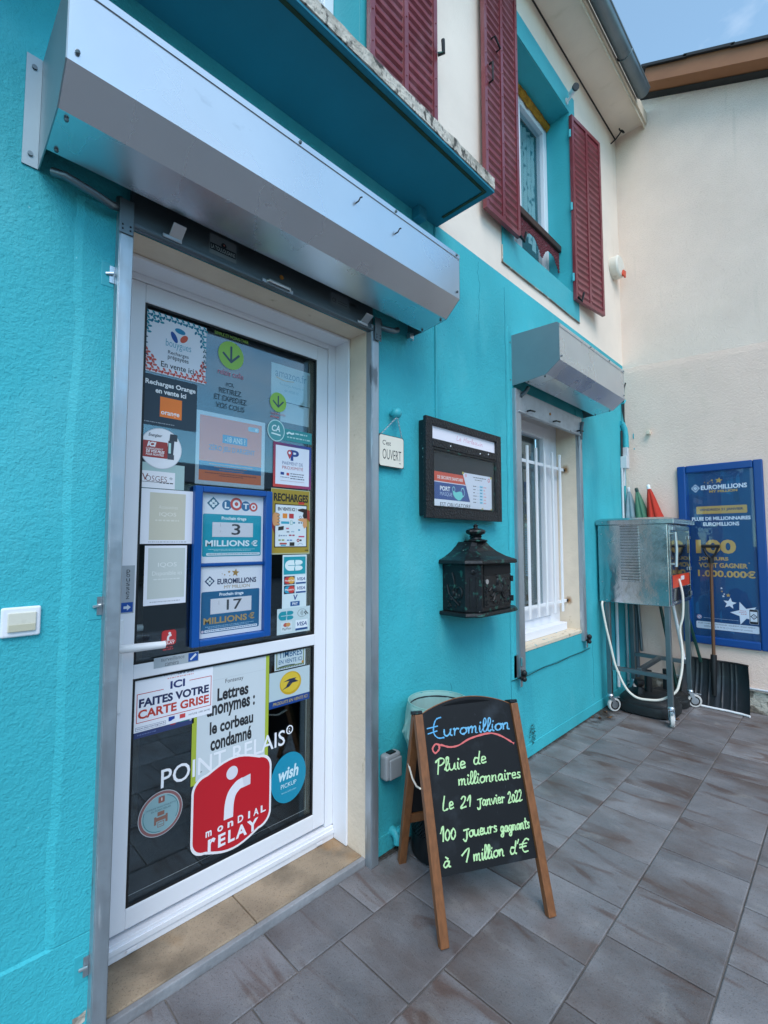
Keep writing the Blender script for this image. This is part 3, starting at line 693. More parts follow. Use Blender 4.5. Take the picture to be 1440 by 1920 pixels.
q = MB(); q.box(2.61, 3.52, -.0085, .2, .6305, .6545); q.build('sill', M('peeling_cream_sill', 'd8cbb4', .8, stains=[(22, .62, .05, 'a2927a', (1, 2, 1), .8), (30, .66, .03, '45a8ba', (1, 1, 1), .8)], bumps=[(40, .004)]), win, bevel=.003)
for z_, r_ in ((1.845, .045), (.862, .036)):
    q = MB(); rn = random.Random(int(z_ * 100))
    q.poly([(3.4985, .08 + math.cos(a / 18 * 2 * math.pi) * r_ * rn.uniform(.75, 1.15), z_ + math.sin(a / 18 * 2 * math.pi) * r_ * rn.uniform(.8, 1.25)) for a in range(18)]); q.build('rust_stain', m_ruststain, win, recalc=False)
# ---------------------------------------------------------------- upper windows
def upper_window(name, x0, x1, z0, z1, mul, yf=.18):
    q = MB()
    for a in ((x0 + .001, x0 + .06, z0, z1), (x1 - .06, x1 - .001, z0, z1), (x0 + .06, x1 - .06, z1 - .06, z1), (x0 + .06, x1 - .06, z0, z0 + .05)): q.box(a[0], a[1], yf, yf + .06, a[2], a[3])
    q.box(mul - .035, mul + .035, yf - .006, yf + .05, z0 + .05, z1 - .06)
    wd = q.build(name, m_pvc, house, bevel=.004)
    for a, b in ((x0 + .06, mul - .035), (mul + .035, x1 - .06)):
        g_ = MB(); g_.box(a, b, yf + .03, yf + .034, z0 + .05, z1 - .06); g_.build('pane', m_glass, wd)
        c_ = MB(); pr = None; N_ = 30
        for i in range(N_ + 1):
            x = a + (b - a) * i / N_; y = yf + .075 + .008 * math.sin(i * 1.3)
            low = z0 + .36 + .10 * math.cos((i / N_ - .5) * 3)
            t = c_.add([(x, y, low), (x, y, z1 - .07)])
            if pr: c_.face([pr[0], t[0], t[1], pr[1]])
            pr = t
        c_.build('lace_curtain', m_lace, wd, recalc=False)
    r_ = MB(); r_.box(x0 - .3, x1 + .3, yf + .12, yf + 1.6, z0 - .3, z1 + .2); r_.build('dark_room', m_inside, wd).data.flip_normals()
    return wd
wb = upper_window('upper_window', 2.62, 3.516, 3.215, 4.655, 3.035)
wa = upper_window('upper_window', .45, 1.30, 3.205, 4.745, .875)
fo = MB(); n = 40; pr = None
for i in range(n + 1):
    x = 2.63 + .88 * i / n; j = mnoise.noise(Vector((x * 14, 1, 0))); k = mnoise.noise(Vector((x * 22, 7, 0)))
    a = fo.add([(x, .178, 4.689), (x, .150 + .012 * k, 4.688), (x, .146 + .012 * j, 4.66 + .016 * k), (x, .172 + .004 * j, 4.632 + .022 * j), (x, .182, 4.65)])
    if pr:
        for t in range(4): fo.face([pr[t], a[t], a[t + 1], pr[t + 1]])
    pr = a
fo.build('foam_seal', m_foam, wb, smooth=True)
# carved rail with its pierced apron
rl = MB(); rl.box(2.622, 3.514, .075, .12, 3.575, 3.625); rail = rl.build('window_rail', m_brownbar, wb, bevel=.006)
ap = MB(); n = 60
for i in range(n):
    x = 2.63 + .876 * (i + .5) / n; t = (i + .5) / n; u = abs(math.sin(t * math.pi * 3)); drop = .055 + .11 * (1 - u) ** 1.3
    nrow = max(2, int(drop / .017))
    for k in range(nrow):
        zc = 3.568 - drop * (k + .5) / nrow + random.uniform(-.003, .003)
        ap.tube([(x + .0085 * math.cos(R(a)), .097 + random.uniform(-.002, .002), zc + .0085 * math.sin(R(a))) for a in range(0, 361, 45)], .0035, 5, cap=False)
ap.build('pierced_apron', m_redwood, rail)
pt = MB(); 0 and pt.lathe([(.02, 0), (.05, .0), (.06, .09), (.045, .1)], (3.13, .29, 3.33), 16); pt.lathe([(.02, 0), (.035, .0), (.045, .06), (.03, .075)], (3.16, .29, 3.27), 16); pt.build('flower_pot', m_white, wb, smooth=True)
# shutters: a leaf of two columns of pressed louvres in a riveted frame
def shutter(x0, x1, z0, z1, yf, rot=0.0, hinge='r', pitch=.052, far=0):
    b = MB(); W_ = x1 - x0; H_ = z1 - z0; st = .028; d = .022
    b.box(0, W_, .006, d, 0, H_)
    for a in ((0, st), (W_ / 2 - st / 2, W_ / 2 + st / 2), (W_ - st, W_)): b.box(a[0], a[1], -.003, .0058, 0, H_)
    for a in ((st, W_ / 2 - st / 2), (W_ / 2 + st / 2, W_ - st)):
        b.box(a[0], a[1], -.003, .0058, 0, .03); b.box(a[0], a[1], -.003, .0058, H_ - .03, H_)
        z = .04
        while z < H_ - .06:
            e = .012; A = b.add([(a[0] + e, .0058, z), (a[1] - e, .0058, z), (a[1] - e, -.0035, z + .012), (a[0] + e, -.0035, z + .012), (a[1] - e * .3, .0058, z + pitch * .8), (a[0] + e * .3, .0058, z + pitch * .8)])
            for f in ((0, 1, 2, 3), (3, 2, 4, 5), (0, 3, 5), (1, 4, 2)): b.face([A[i] for i in f])
            z += pitch
    for a in (st / 2, W_ / 2, W_ - st / 2):
        z = .05
        while z < H_: b.ball((a, -.004, z), .0042, 6); z += .15
    ox = W_ if hinge == 'r' else 0
    Mx = Matrix.Translation((x1 if hinge == 'r' else x0, yf, z0)) @ Matrix.Rotation(rot, 4, 'Z') @ Matrix.Translation((-ox, 0, 0))
    b.v = [Mx @ v for v in b.v]
    s_ = b.build('window_shutter', m_red, house)
    for k in (.12, .5, .9):
        q = MB(); hxp = W_ if hinge == 'r' else 0; q.tube([Mx @ Vector((hxp, .018, H_ * k - .03)), Mx @ Vector((hxp, .018, H_ * k + .03))], .011, 8); q.build('hinge', m_tealsm, s_, smooth=True)
    return s_, Mx, W_, H_
sL, Mx, w_, h_ = shutter(2.225, 2.613, 3.205, 4.83, -.055, 0, 'r')
for zz in (.62, .80):
    q = MB()
    if zz > .7: q.tube([Mx @ Vector(p) for p in ((.07, -.004, h_ * .66), (.07, -.03, h_ * .66), (.13, -.03, h_ * .64), (.13, -.004, h_ * .64))], .006, 8)
    else: q.tube([Mx @ Vector(p) for p in ((.045, -.004, h_ * .48), (.045, -.028, h_ * .48), (.045, -.028, h_ * .55), (.045, -.004, h_ * .55))], .006, 8)
    q.build('pull_handle', m_iron, sL, smooth=True)
q = MB(); q.tube([Mx @ Vector(p) for p in ((w_ - .02, -.01, .0), (w_ + .01, -.02, -.03), (w_ + .02, -.03, .03))], .009, 8); q.build('shutter_catch', m_iron, sL, smooth=True)
sR, Mx, w_, h_ = shutter(3.50, 3.94, 3.15, 4.645, -.034, R(-7), 'l')
q = MB(); q.tube([Mx @ Vector(p) for p in ((.02, -.005, .02), (.03, -.03, -.02), (.05, -.035, .05))], .009, 8); q.build('shutter_catch', m_iron, sR, smooth=True)
sA, Mx, w_, h_ = shutter(1.318, 1.79, 3.15, 4.75, -.05, 0, 'l')
q = MB(); q.tube([Mx @ Vector(p) for p in ((w_, -.005, .64), (w_ + .015, -.03, .64), (w_ + .005, -.035, .70))], .010, 8); q.build('shutter_catch', m_iron, sA, smooth=True)
# perforated air vent set in the render
av = MB()
for k in range(70):
    a, r_ = random.uniform(0, 6.283), math.sqrt(random.random()); px, pz = 2.735 + .042 * r_ * math.cos(a), .125 + .062 * r_ * math.sin(a)
    av.poly([(px + .0038 * math.cos(t * 1.047), -.0078, pz + .0038 * math.sin(t * 1.047)) for t in range(6)])
av.build('air_vent', m_dgreen, house, recalc=False)

# ================================================================ ROLLER SHUTTERS
def roller(label, x0, x1, railL, railR, zbar, mbar, ztop=2.545, front=-.298):
    t = thing('roller_shutter', label, 'roller shutter', ((x0 + x1) / 2, 0, 2.26), 'galvanised roller shutters over the openings')
    prof = [(0, ztop + .01), (front + .012, ztop), (front, ztop - .012), (front, 2.340), (-.226, 2.275), (-.09, 2.262)]
    hb = MB()
    def sheet(pts, th=.0016):
        for (ya, za), (yb, zb) in zip(pts, pts[1:]):
            d = Vector((0, yb - ya, zb - za)); nrm = Vector((0, -d.z, d.y)).normalized() * th
            hb.poly([(x0, ya, za), (x1, ya, za), (x1, yb, zb), (x0, yb, zb)])
    sheet(prof); hb.poly([(x0, -.09, 2.262), (x1, -.09, 2.262), (x1, -.084, 2.274), (x0, -.084, 2.274)])
    hb.box(x0 - .001, x1 + .001, front - .003, front - .0006, ztop - .030, ztop - .011)
    hous = hb.build('housing', m_alu, t, recalc=False)
    for x, sg in ((x0, -1), (x1, 1)):
        c = MB(); P = prof + [(0, 2.258)]
        c.prism(P, (x + (0 if sg > 0 else -.003), 0, 0), (0, 1, 0), (0, 0, 1), (1, 0, 0), .003)
        c.box(x + sg * .0035 if sg > 0 else x - .037, x + .037 if sg > 0 else x - .0035, -.004, -.0008, 2.258, 2.556)
        ck = c.build('end_cheek', m_alucheek, t)
        for zz in (2.29, 2.525):
            s_ = MB(); s_.cyl((x + sg * .02, -.004, zz), (x + sg * .02, -.008, zz), .006, 10); s_.build('screw', m_dsteel, ck)
    for p_ in [(x, y_, z_) for x in (x0 + .018, x1 - .018) for y_, z_ in ((front - .003, 2.365), (-.21, 2.270), (-.105, 2.2605))] + [(x0 + (x1 - x0) * fx, front - .004, ztop - .02) for fx in (.42, .72, .985)]:
        sc = MB(); sc.ball(p_, .0055, 8); sc.build('rivet', m_dsteel, hous, smooth=True)
    rl_ = MB(); rl_.cyl((x0 + .02, -.15, 2.41), (x1 - .02, -.15, 2.41), .085, 20); rl_.build('rolled_curtain', m_dsteel, t, smooth=True)
    for (a, b, yy, zb_, zt_) in (railL, railR):
        r_ = MB(); r_.box(a, b, yy, -.0005, zb_, zt_); r_.box(a + .002, b - .002, yy - .0035, yy - .0005, zb_ + .003, zt_ - .003); r_.build('guide_rail', m_galv, t, bevel=.003)
    e = MB(); e.box(railL[0] + .03, railR[0] + .012, -.030, -.014, zbar[0], zbar[1]); e.box(railL[0] + .03, railR[0] + .012, -.040, -.0305, zbar[0], zbar[0] + .012)
    bar = e.build('end_slat', mbar, t, bevel=.003)
    return t, bar, hous
t1, bar1, hs1 = roller('long aluminium roller shutter box over the white shop door', .190, 1.614, (.370, .4075, -.040, .0, 2.23), (1.346, 1.388, -.034, .0, 2.23), (2.198, 2.33), m_dsteel)
t2, bar2, hs2 = roller('short aluminium roller shutter box over the barred window', 2.567, 3.64, (2.560, 2.625, -.028, .50, 2.24), (3.499, 3.545, -.028, .575, 2.24), (2.095, 2.235), m_slat2, 2.565, -.310)
for hx_, hz_ in ((1.02, 2.455), (1.215, 2.44)):
    q = MB(); q.tube([(hx_, -.298, hz_), (hx_, -.312, hz_), (hx_ + .004, -.316, hz_ + .012), (hx_ + .012, -.316, hz_ + .018)], .0025, 6); q.build('cable_hook', m_iron, hs1)
for x in (.512, 1.285):      # locking tabs on the door shutter
    q = MB(); q.box(x - .028, x + .028, -.046, -.041, 2.203, 2.214); q.obox((x + .008, -.060, 2.224), (1, 0, 0), (0, -.8, .5), (0, .5, .8), .019, .024, .003); q.build('locking_tab', m_zincbright, bar1, bevel=.002)
q = MB(); q.box(.815, .94, -.046, -.0405, 2.199, 2.210); q.tube([(.83, -.042, 2.206), (.835, -.056, 2.207), (.92, -.056, 2.207), (.93, -.042, 2.206)], .005, 8); q.build('pull_handle', m_zincbright, bar1, smooth=True)
q = MB(); q.cyl((.90, -.0302, 2.252), (.90, -.0325, 2.252), .008, 12); q.build('lock_hole', m_rust, bar1)
A = Art((0, -.0306, 0)); A.rect(.632, 2.226, .724, 2.292, '6d777b'); A.up().rect(.634, 2.240, .722, 2.262, '10222b'); A.disc(.680, 2.268, .009, '10222b'); A.up().text('LA TOULOUSAINE', .637, 2.244, .719, 2.257, 'aab6ba'); A.disc(.681, 2.27, .003, 'b06a60'); A.build('maker_plate', parent=bar1)
A = Art((0, -.0306, 0)); A.rect(1.128, 2.240, 1.222, 2.290, '5d686d'); A.up().text('CE', 1.134, 2.252, 1.154, 2.268, '1c262b'); A.small(1.165, 1.215, 2.262, .003, '2a353a', 3); A.small(1.165, 1.215, 2.253, .003, '2a353a', 4); A.build('marking_plate', parent=bar1)
for xb in (.385, 1.372):
    q = MB(); q.box(xb - .018, xb + .02, -.048, -.0445, 2.16, 2.26)
    q.build('rail_funnel', m_dsteel, t1, bevel=.002)
    for dx in (-.009, .011):
        for dz in (2.172, 2.184): q = MB(); q.ball((xb + dx, -.049, dz), .0028, 6); q.build('funnel_rivet', m_black, t1)
q = MB(); q.tube([(.215, -.03, 2.252), (.24, -.055, 2.240), (.30, -.06, 2.226), (.345, -.05, 2.222), (.372, -.03, 2.238), (.375, -.02, 2.27)], .011, 10); q.build('side_conduit', m_dsteel, t1, smooth=True)
q = MB(); q.tube([(1.40, -.02, 2.27), (1.405, -.03, 2.232), (1.43, -.05, 2.225), (1.47, -.05, 2.232), (1.50, -.04, 2.25)], .013, 10); q.build('side_conduit', m_dsteel, t1, smooth=True)
q = MB(); q.box(1.575, 1.60, -.05, -.03, 2.235, 2.262); q.build('fixing_lug', m_zincbright, t1)
# wall lugs holding the left guide rail
for z_ in (2.045, 1.127, .215):
    q = MB(); q.box(.337, .3695, -.010, -.0062, z_ - .035, z_ + .035); q.build('wall_lug', m_tealsm, t1, bevel=.003)
    q = MB(); q.box(.357, .3695, -.0128, -.0102, z_ - .022, z_ + .026); q.tube([(.348, -.012, z_), (.366, -.02, z_ + .004)], .004, 6); q.build('lug_screw', m_zincbright, t1)
for xb, z_ in ((2.567, .50), (3.535, .575)):
    q = MB(); q.box(xb - .012, xb + .012, -.034, -.029, z_ - .05, z_ + .055); q.build('rail_foot', m_zincbright, t2, bevel=.001)
    q = MB(); q.ball((xb + .008, -.048, z_ + .03), .017, 10, (1, 1, 1.1)); q.ball((xb + .008, -.046, z_ - .005), .016, 10); q.cyl((xb - .03, -.042, z_ + .008), (xb + .03, -.042, z_ + .008), .008, 8); q.build('rubber_stop', m_black, t2, smooth=True)
q = MB(); q.box(2.56, 2.574, -.045, -.0325, .57, .62); q.build('rail_clip', m_zincbright, t2, bevel=.002)
for x in (2.69, 3.05, 3.44):
    q = MB(); q.tube([(x, -.036, 2.118), (x, -.06, 2.118), (x + .05, -.063, 2.12)], .006, 6); q.build('locking_tab', m_iron, bar2)
q = MB(); q.cyl((3.02, -.0302, 2.165), (3.02, -.034, 2.165), .010, 12); q.build('lock_hole', m_rust, bar2)
q = MB(); q.tube([(2.625, -.03, 2.20), (2.655, -.05, 2.235), (2.668, -.06, 2.26)], .012, 8); q.build('side_bracket', m_dsteel, t2); q = MB(); q.tube([(3.53, -.03, 2.07), (3.515, -.04, 2.14), (3.53, -.045, 2.20)], .012, 8); q.build('side_bracket', m_dsteel, t2)

# ================================================================ WINDOW GRILLE
gr = thing('window_grille', 'white painted steel bars fixed across the lower window', 'window bars', (3.06, .08, .78))
for k in range(7):
    x = 2.655 + .1235 * k; b = MB(); b.box(x - .010, x + .010, .073, .087, .79, 1.95 + .0); b.build('bar', m_white, gr, bevel=.003)
for z_ in (1.845, .862):
    b = MB(); b.box(2.622, 3.488, .0875, .0965, z_ - .011, z_ + .011); b.build('cross_bar', m_white, gr, bevel=.002)
    b = MB(); b.cyl((3.478, .092, z_), (3.499, .092, z_), .011, 8); b.build('fixing_bolt', m_iron, gr)

# ================================================================ NEIGHBOURING HOUSE
nb = thing('neighbouring_house', 'cream roughcast house side wall with brown sloping fascia board', 'building', (XE + 1, -2, 0))
def zr(y): return 5.56 + .484 * (y + .256)
SP = .295
q = MB(); q.poly([(XE, 0.3, 2.87), (XE, -4.2, 2.62), (XE, -4.2, zr(-4.2)), (XE, .3, zr(.3))]); q.build('upper_wall', m_rough, nb, recalc=False)
n = 50; q = MB(); pr = None
for i in range(n + 1):
    y = .3 - 4.5 * i / n; z = 2.87 - .25 * i / n; jj = mnoise.noise(Vector((y * 9, 0, 0))) * .01
    a = q.add([(XE - .004, y, .16), (XE - .004, y, z + jj), (XE - .0005, y, z + .05 + jj)])
    if pr:
        for t in range(2): q.face([pr[t], a[t], a[t + 1], pr[t + 1]])
    pr = a
q.build('lower_wall', m_fine, nb, recalc=False)
q = MB(); q.box(XE + .012, XE + .2, -4.2, .3, -.02, .16); q.build('footing', m_stonebase, nb)
q = MB(); q.tube([(XE - .014, -.30, .182), (XE - .014, -1.5, .178), (XE - .014, -4.2, .17)], .008, 8); q.build('base_trim', m_greybox, nb)
q = MB(); fx = 4.42
q.poly([(fx, -.298, 5.385), (fx, -4.2, 5.385 - .484 * 3.902), (fx - .0, -4.2, 5.53 - .484 * 3.902), (fx, -.335, 5.515)])
q.poly([(fx, -.298, 5.385), (fx, -.335, 5.515), (XE, -.335, 5.515), (XE, -.298, 5.385)])
q.poly([(fx, -.298, 5.385), (XE, -.298, 5.385), (XE, -4.2, 5.385 - .484 * 3.902), (fx, -4.2, 5.385 - .484 * 3.902)])
fb = q.build('fascia', m_fascia, nb)
q = MB(); q.poly([(XE - .002, -.1, 5.455), (XE - .002, -4.2, 5.455 - .484 * 4.1), (XE - .06, -4.2, 5.475 - .484 * 4.1), (XE - .06, -.1, 5.475)]); q.build('verge_shadow', m_black, fb)  # black sheet painted in as the shadow strip under the fascia
q = MB()
for k in range(13):
    y0 = -.30 - .32 * k; q.obox((fx + .09, y0 - .17, 5.533 - .484 * (-.298 - y0 + .17) + .006 * (k % 2)), (1, 0, 0), (0, 1, .484), (0, -.484, 1), .115, .19, .011)
q.poly([(fx, -.33, 5.525), (fx, -4.2, 5.525 - .484 * 3.87), (9, -4.2, 5.525 - .484 * 3.87), (9, -.33, 5.525)])
q.poly([(4.6, .6, 5.95), (9, .6, 5.95), (9, -.33, 5.525), (4.6, -.33, 5.525)])
q.build('roof', m_tile, nb)

# ================================================================ ACROSS THE STREET (seen only as a reflection)
op = thing('opposite_house', 'pale house across the street, mirrored in the door glass', 'building', (3, -22, 0))
q = MB(); q.box(-16, 22, -29, -22, 0, 4.3); q.build('wall', m_pale, op)
q = MB(); q.prism([(-30, 4.301), (-21.6, 4.301), (-25.5, 5.9)], (-16.5, 0, 0), (0, 1, 0), (0, 0, 1), (1, 0, 0), 39); q.build('roof', M('grey_slate_roof', '5a5f66', .7), op)
for k, x in enumerate((-13, -8, -3, 2, 7, 12, 17)):
    q = MB(); q.box(x, x + 1.1, -21.98, -21.94, 1.0, 2.5); q.build('window', M('dark_window', '1d2226', .15) if k == 0 else bpy.data.materials['dark_window'], op)
hg = MB(); hg.box(-16, 22, -13.6, -13.2, 0, 1.9); tag(hg.build('street_wall', M('dark_stone_wall', '3f3b38', .9, var=(1, .3)), loc=(3, -13.4, 0)), 'dark stone wall across the street, mirrored in the door glass', 'wall')
# ================================================================ THINGS ON THE SHOP WALL
def solo(b, name, mat, label, cat, loc, group=None, **k):
    return tag(b.build(name, mat, loc=loc, **k), label, cat, group)
# bell push
t = thing('doorbell', 'white square bell push with ivory button on turquoise wall', 'doorbell', (.196, -.001, 1.105))
b = MB(); b.box(.157, .236, -.011, -.0008, 1.070, 1.142); b.build('cover_plate', m_pvc, t, bevel=.006, segs=3)
b = MB(); b.box(.170, .226, -.0155, -.0115, 1.083, 1.129); b.build('button', m_ivory, t, bevel=.002)
b = MB(); b.box(.172, .224, -.0168, -.0157, 1.0845, 1.1005); b.build('name_slot', M('yellowed_slot', 'c4c0a8', .3), t)
# weatherproof socket
t = thing('wall_socket', 'grey weatherproof socket low on the wall beside door', 'socket', (1.47, -.03, .36))
b = MB(); b.box(1.425, 1.515, -.045, -.001, .308, .412); b.build('socket_body', m_greyplastic, t, bevel=.012, segs=3)
b = MB(); b.box(1.437, 1.509, -.056, -.0455, .314, .396); b.build('flap', m_greyplastic, t, bevel=.008, segs=3)
b = MB(); b.box(1.45, 1.487, -.040, -.015, .4125, .417); b.build('cable_gland', m_black, t, bevel=.001)
b = MB(); b.tube([(1.50, -.001, .075), (1.50, -.030, .072), (1.50, -.038, .055), (1.50, -.038, .036)], .020, 12); b.cyl((1.50, -.04, .085), (1.505, -.05, .10), .012, 8)
solo(b, 'pipe_outlet', m_tealsm, 'short turquoise painted pipe stub at foot of wall behind chalkboard', 'pipe', (1.49, -.03, .05), smooth=True)
# hanging sign
b = MB(); b.cyl((1.496, -.001, 1.875), (1.496, -.02, 1.873), .012, 12); b.ball((1.497, -.035, 1.870), .025, 16); b.cyl((1.490, -.02, 1.868), (1.49, -.03, 1.856), .004, 8)
solo(b, 'wall_hook', m_tealsm, 'turquoise painted round knob that the open sign hangs from', 'knob', (1.496, -.02, 1.87), smooth=True)
t = thing('open_sign', 'small white C\'EST OUVERT plaque hanging on a chain', 'sign', (1.48, -.02, 1.70))
Us = Vector((.994, 0, .0)).normalized()
A = Art((0, -.022, 0)); A.rrect(1.402, 1.628, 1.560, 1.768, .012, '23221f'); A.up().rrect(1.4045, 1.6305, 1.5575, 1.7655, .011, 'e9e2d2'); A.up().text("C'est", 1.424, 1.722, 1.475, 1.744, '26282c', .004); A.text('OUVERT', 1.424, 1.660, 1.542, 1.705, '26282c', -.004); A.small(1.528, 1.548, 1.648, .004, '8d8a80', 2)
A.build('sign_face', parent=t)
b = MB(); b.box(1.402, 1.560, -.0218, -.015, 1.628, 1.768); b.build('sign_board', m_iron, t, bevel=.004)
for xa in (1.412, 1.550):
    b = MB(); p0, p1 = Vector((xa, -.02, 1.764)), Vector((1.492, -.045, 1.852)); n = 13
    for i in range(n):
        c = p0.lerp(p1, (i + .5) / n); d = (p1 - p0).normalized(); s = Vector((0, 1, 0)) if i % 2 else d.cross(Vector((0, 1, 0)))
        s = (s - d * s.dot(d)).normalized()
        b.tube([c + d * (.0058 * math.cos(R(a))) + s * (.003 * math.sin(R(a))) for a in range(0, 361, 60)], .0011, 5, cap=False)
    b.build('chain', m_zincbright, t)
# menu case
t = thing('menu_case', 'black hammered metal display case with white header on wall', 'menu case', (2.0, -.03, 1.65))
b = MB(); b.box(1.688, 2.32, -.040, -.001, 1.425, 1.880); bd = b.build('case_body', m_caseside, t, bevel=.003)
b = MB(); xo, zo = (1.673, 2.335), (1.411, 1.894)
for a in ((xo[0], 1.722, *zo), (2.287, xo[1], *zo), (1.722, 2.287, 1.858, zo[1]), (1.722, 2.287, 1.752, 1.792), (1.722, 2.287, zo[0], 1.462)): b.box(a[0], a[1], -.060, -.0405, a[2], a[3])
fr = b.build('front_frame', m_ironcase, t, bevel=.003)
b = MB()
for a in ((1.722, 1.735, 1.462, 1.752), (2.274, 2.287, 1.462, 1.752), (1.735, 2.274, 1.739, 1.752), (1.735, 2.274, 1.462, 1.472)): b.box(a[0], a[1], -.058, -.043, a[2], a[3])
b.build('inner_bead', m_iron, fr, bevel=.002)
A = Art((0, -.046, 0)); A.rect(1.722, 1.793, 2.287, 1.857, 'eeeaf2'); A.up(); hand(A, 'Le Harlequin', 1.93, 2.17, 1.815, .012, .0022, 'dc9fb2'); A.build('header_panel', parent=t)
b = MB(); b.poly([(1.722, -.0412, 1.462), (2.287, -.0412, 1.462), (2.287, -.0412, 1.752), (1.722, -.0412, 1.752)]); b.build('pinboard', m_cork, t, recalc=False)
b = MB(); b.box(1.735, 2.274, -.054, -.0525, 1.472, 1.739); b.build('pane', m_glass2, t)
b = MB()
for x, z_ in ((1.86, 1.772), (2.12, 1.768), (2.20, 1.775)): b.ball((x, -.061, z_), .004, 8)
b.build('paint_speck', m_white, t)
A = Art((0, -.0435, 0)); A.rect(1.738, 1.466, 2.07, 1.640, 'e8ebf2'); A.up().rect(1.738, 1.593, 2.07, 1.640, 'd8553f'); A.rect(1.738, 1.506, 2.07, 1.589, '3a5690')
A.up().text('DE SECURITE SANITAIRE', 1.775, 1.606, 1.985, 1.622, 'f3ece8', .02); A.text('PORT', 1.795, 1.549, 1.876, 1.572, 'f1f3f6', .03); A.text('MASQUE', 1.795, 1.522, 1.893, 1.543, 'b9c8e2', .0); A.text('EST OBLIGATOIRE', 1.795, 1.472, 2.05, 1.492, '2c3750', .0)
A.poly([(1.897, 1.556), (1.925, 1.548), (1.955, 1.555), (1.975, 1.552), (1.985, 1.53), (1.965, 1.512), (1.945, 1.508), (1.915, 1.52), (1.90, 1.536)], '79d5cf'); A.ring(1.905, 1.562, .009, .012, 'a6e3e4', k=1.2); A.ring(1.982, 1.552, .013, .016, 'a6e3e4', k=1.5)
A.build('safety_poster', 'red and blue mask notice pinned inside the black menu case', 'poster')
A = Art((0, -.0448, 0)); A.poly([(1.980, 1.656), (2.253, 1.656), (2.253, 1.470), (2.062, 1.470)], 'dfe0ea'); A.up()
for k, (a, c) in enumerate((('Lundi', 0), ('Mardi', 0), ('Jeudi', 0), ('Vendredi', 0), ('Samedi', 0), ('Dimanche', 0))):
    z_ = 1.590 - .017 * k; A.small(2.075, 2.105, z_, .0045, '55565f', k); A.small(2.108, 2.13, z_, .0015, 'a4a5ae', k); A.rect(2.135, z_ - .002, 2.165, z_ + .009, '8fd3ea'); A.small(2.138, 2.163, z_ + .001, .004, '3e6d86', k + 9); A.small(2.172, 2.20, z_, .005, 'e2949a', k + 5)
A.small(2.075, 2.20, 1.637, .005, '6b6c75', 21); A.small(2.09, 2.16, 1.625, .004, '6b6c75', 22); A.ring(2.225, 1.635, .006, .011, 'd7788a'); A.disc(2.01, 1.642, .009, 'e6b3bd')
for x, z_ in ((1.985, 1.653), (2.247, 1.650), (2.247, 1.474), (2.16, 1.474)): A.rect(x - .008, z_ - .006, x + .008, z_ + .006, 'c9b85e')
A.build('opening_hours_sheet', 'white opening hours sheet taped at right inside the menu case', 'notice')
# letter box
t = thing('letter_box', 'black cast iron letter box with pagoda roof and crown finial', 'letter box', (2.06, -.1, 1.1))
xc = 2.06
def plan(hw, d, ch): return [(xc - hw, 0), (xc - hw, -(d - ch)), (xc - hw + ch * 1.25, -d), (xc + hw - ch * 1.25, -d), (xc + hw, -(d - ch)), (xc + hw, 0)]
def loft(b, rings, cap=True):
    ids = [b.add([(x, y - .001, z_) for x, y in pl_]) for pl_, z_ in rings]; n = len(ids[0])
    for a, c in zip(ids, ids[1:]):
        for k in range(n): b.face([a[k], a[(k + 1) % n], c[(k + 1) % n], c[k]])
    if cap: b.face(ids[0][::-1]); b.face(ids[-1])
b = MB(); loft(b, [(plan(.195, .185, .05), .965), (plan(.195, .185, .05), 1.190)]); body = b.build('box_body', m_iron, t, bevel=.002)
b = MB(); loft(b, [(plan(.215, .20, .05), .943), (plan(.225, .208, .05), .950), (plan(.222, .205, .05), .9635)]); b.build('base_plate', m_iron, t, bevel=.002)
b = MB(); loft(b, [(plan(.222, .205, .05), 1.1915), (plan(.228, .210, .052), 1.197), (plan(.225, .207, .052), 1.211), (plan(.175, .17, .045), 1.228), (plan(.125, .135, .03), 1.252), (plan(.085, .112, .02), 1.279), (plan(.062, .10, .015), 1.300)]); b.build('roof', m_iron, t, bevel=.0015)
b = MB(); b.lathe([(.058, 0), (.062, .004), (.055, .010), (.030, .014), (.028, .022), (.034, .026), (.028, .030), (.030, .034), (.046, .042), (.050, .052), (.046, .060), (.030, .066), (.012, .070), (.010, .078), (.014, .083), (.004, .092)], (xc - .005, -.07, 1.300), 20, fn=lambda a, j: 1 + (.08 * math.cos(a * 8) if 8 <= j <= 11 else 0)); b.build('finial', m_iron, t, smooth=True)
b = MB(); b.box(1.945, 2.190, -.1905, -.187, .985, 1.135); dr = b.build('door', m_iron, t, bevel=.002)
b = MB(); b.box(1.945, 2.190, -.1900, -.1865, 1.14, 1.187); b.build('letter_slot', M('slot_dark', '050607', .9), t)
b = MB()      # rider on a horse in low relief
def blob(x, z_, r, sq, y=-.191): b.ball((x, y, z_), r, 10, sq)
blob(2.06, 1.065, .030, (1.5, .35, .8)); blob(2.09, 1.072, .022, (1.0, .35, 1)); blob(2.115, 1.098, .016, (.8, .4, 1.5)); blob(2.132, 1.112, .012, (1.5, .4, .7)); blob(2.065, 1.10, .016, (.8, .4, 1.6)); blob(2.062, 1.128, .010, (1, .5, 1))
for p in (((2.03, 1.05), (2.01, 1.035), (1.995, 1.04)), ((2.035, 1.05), (2.03, 1.025), (2.015, 1.01)), ((2.10, 1.055), (2.12, 1.045), (2.145, 1.05)), ((2.095, 1.055), (2.105, 1.03), (2.125, 1.02)), ((2.025, 1.07), (2.0, 1.075), (1.985, 1.06))): b.tube([(x, -.192, z_) for x, z_ in p], .0055, 6)
rn = random.Random(5)
for k in range(26): b.ball((rn.uniform(1.96, 2.175), -.1895, rn.uniform(.995, 1.018)), rn.uniform(.006, .012), 7, (1.2, .6, .8))
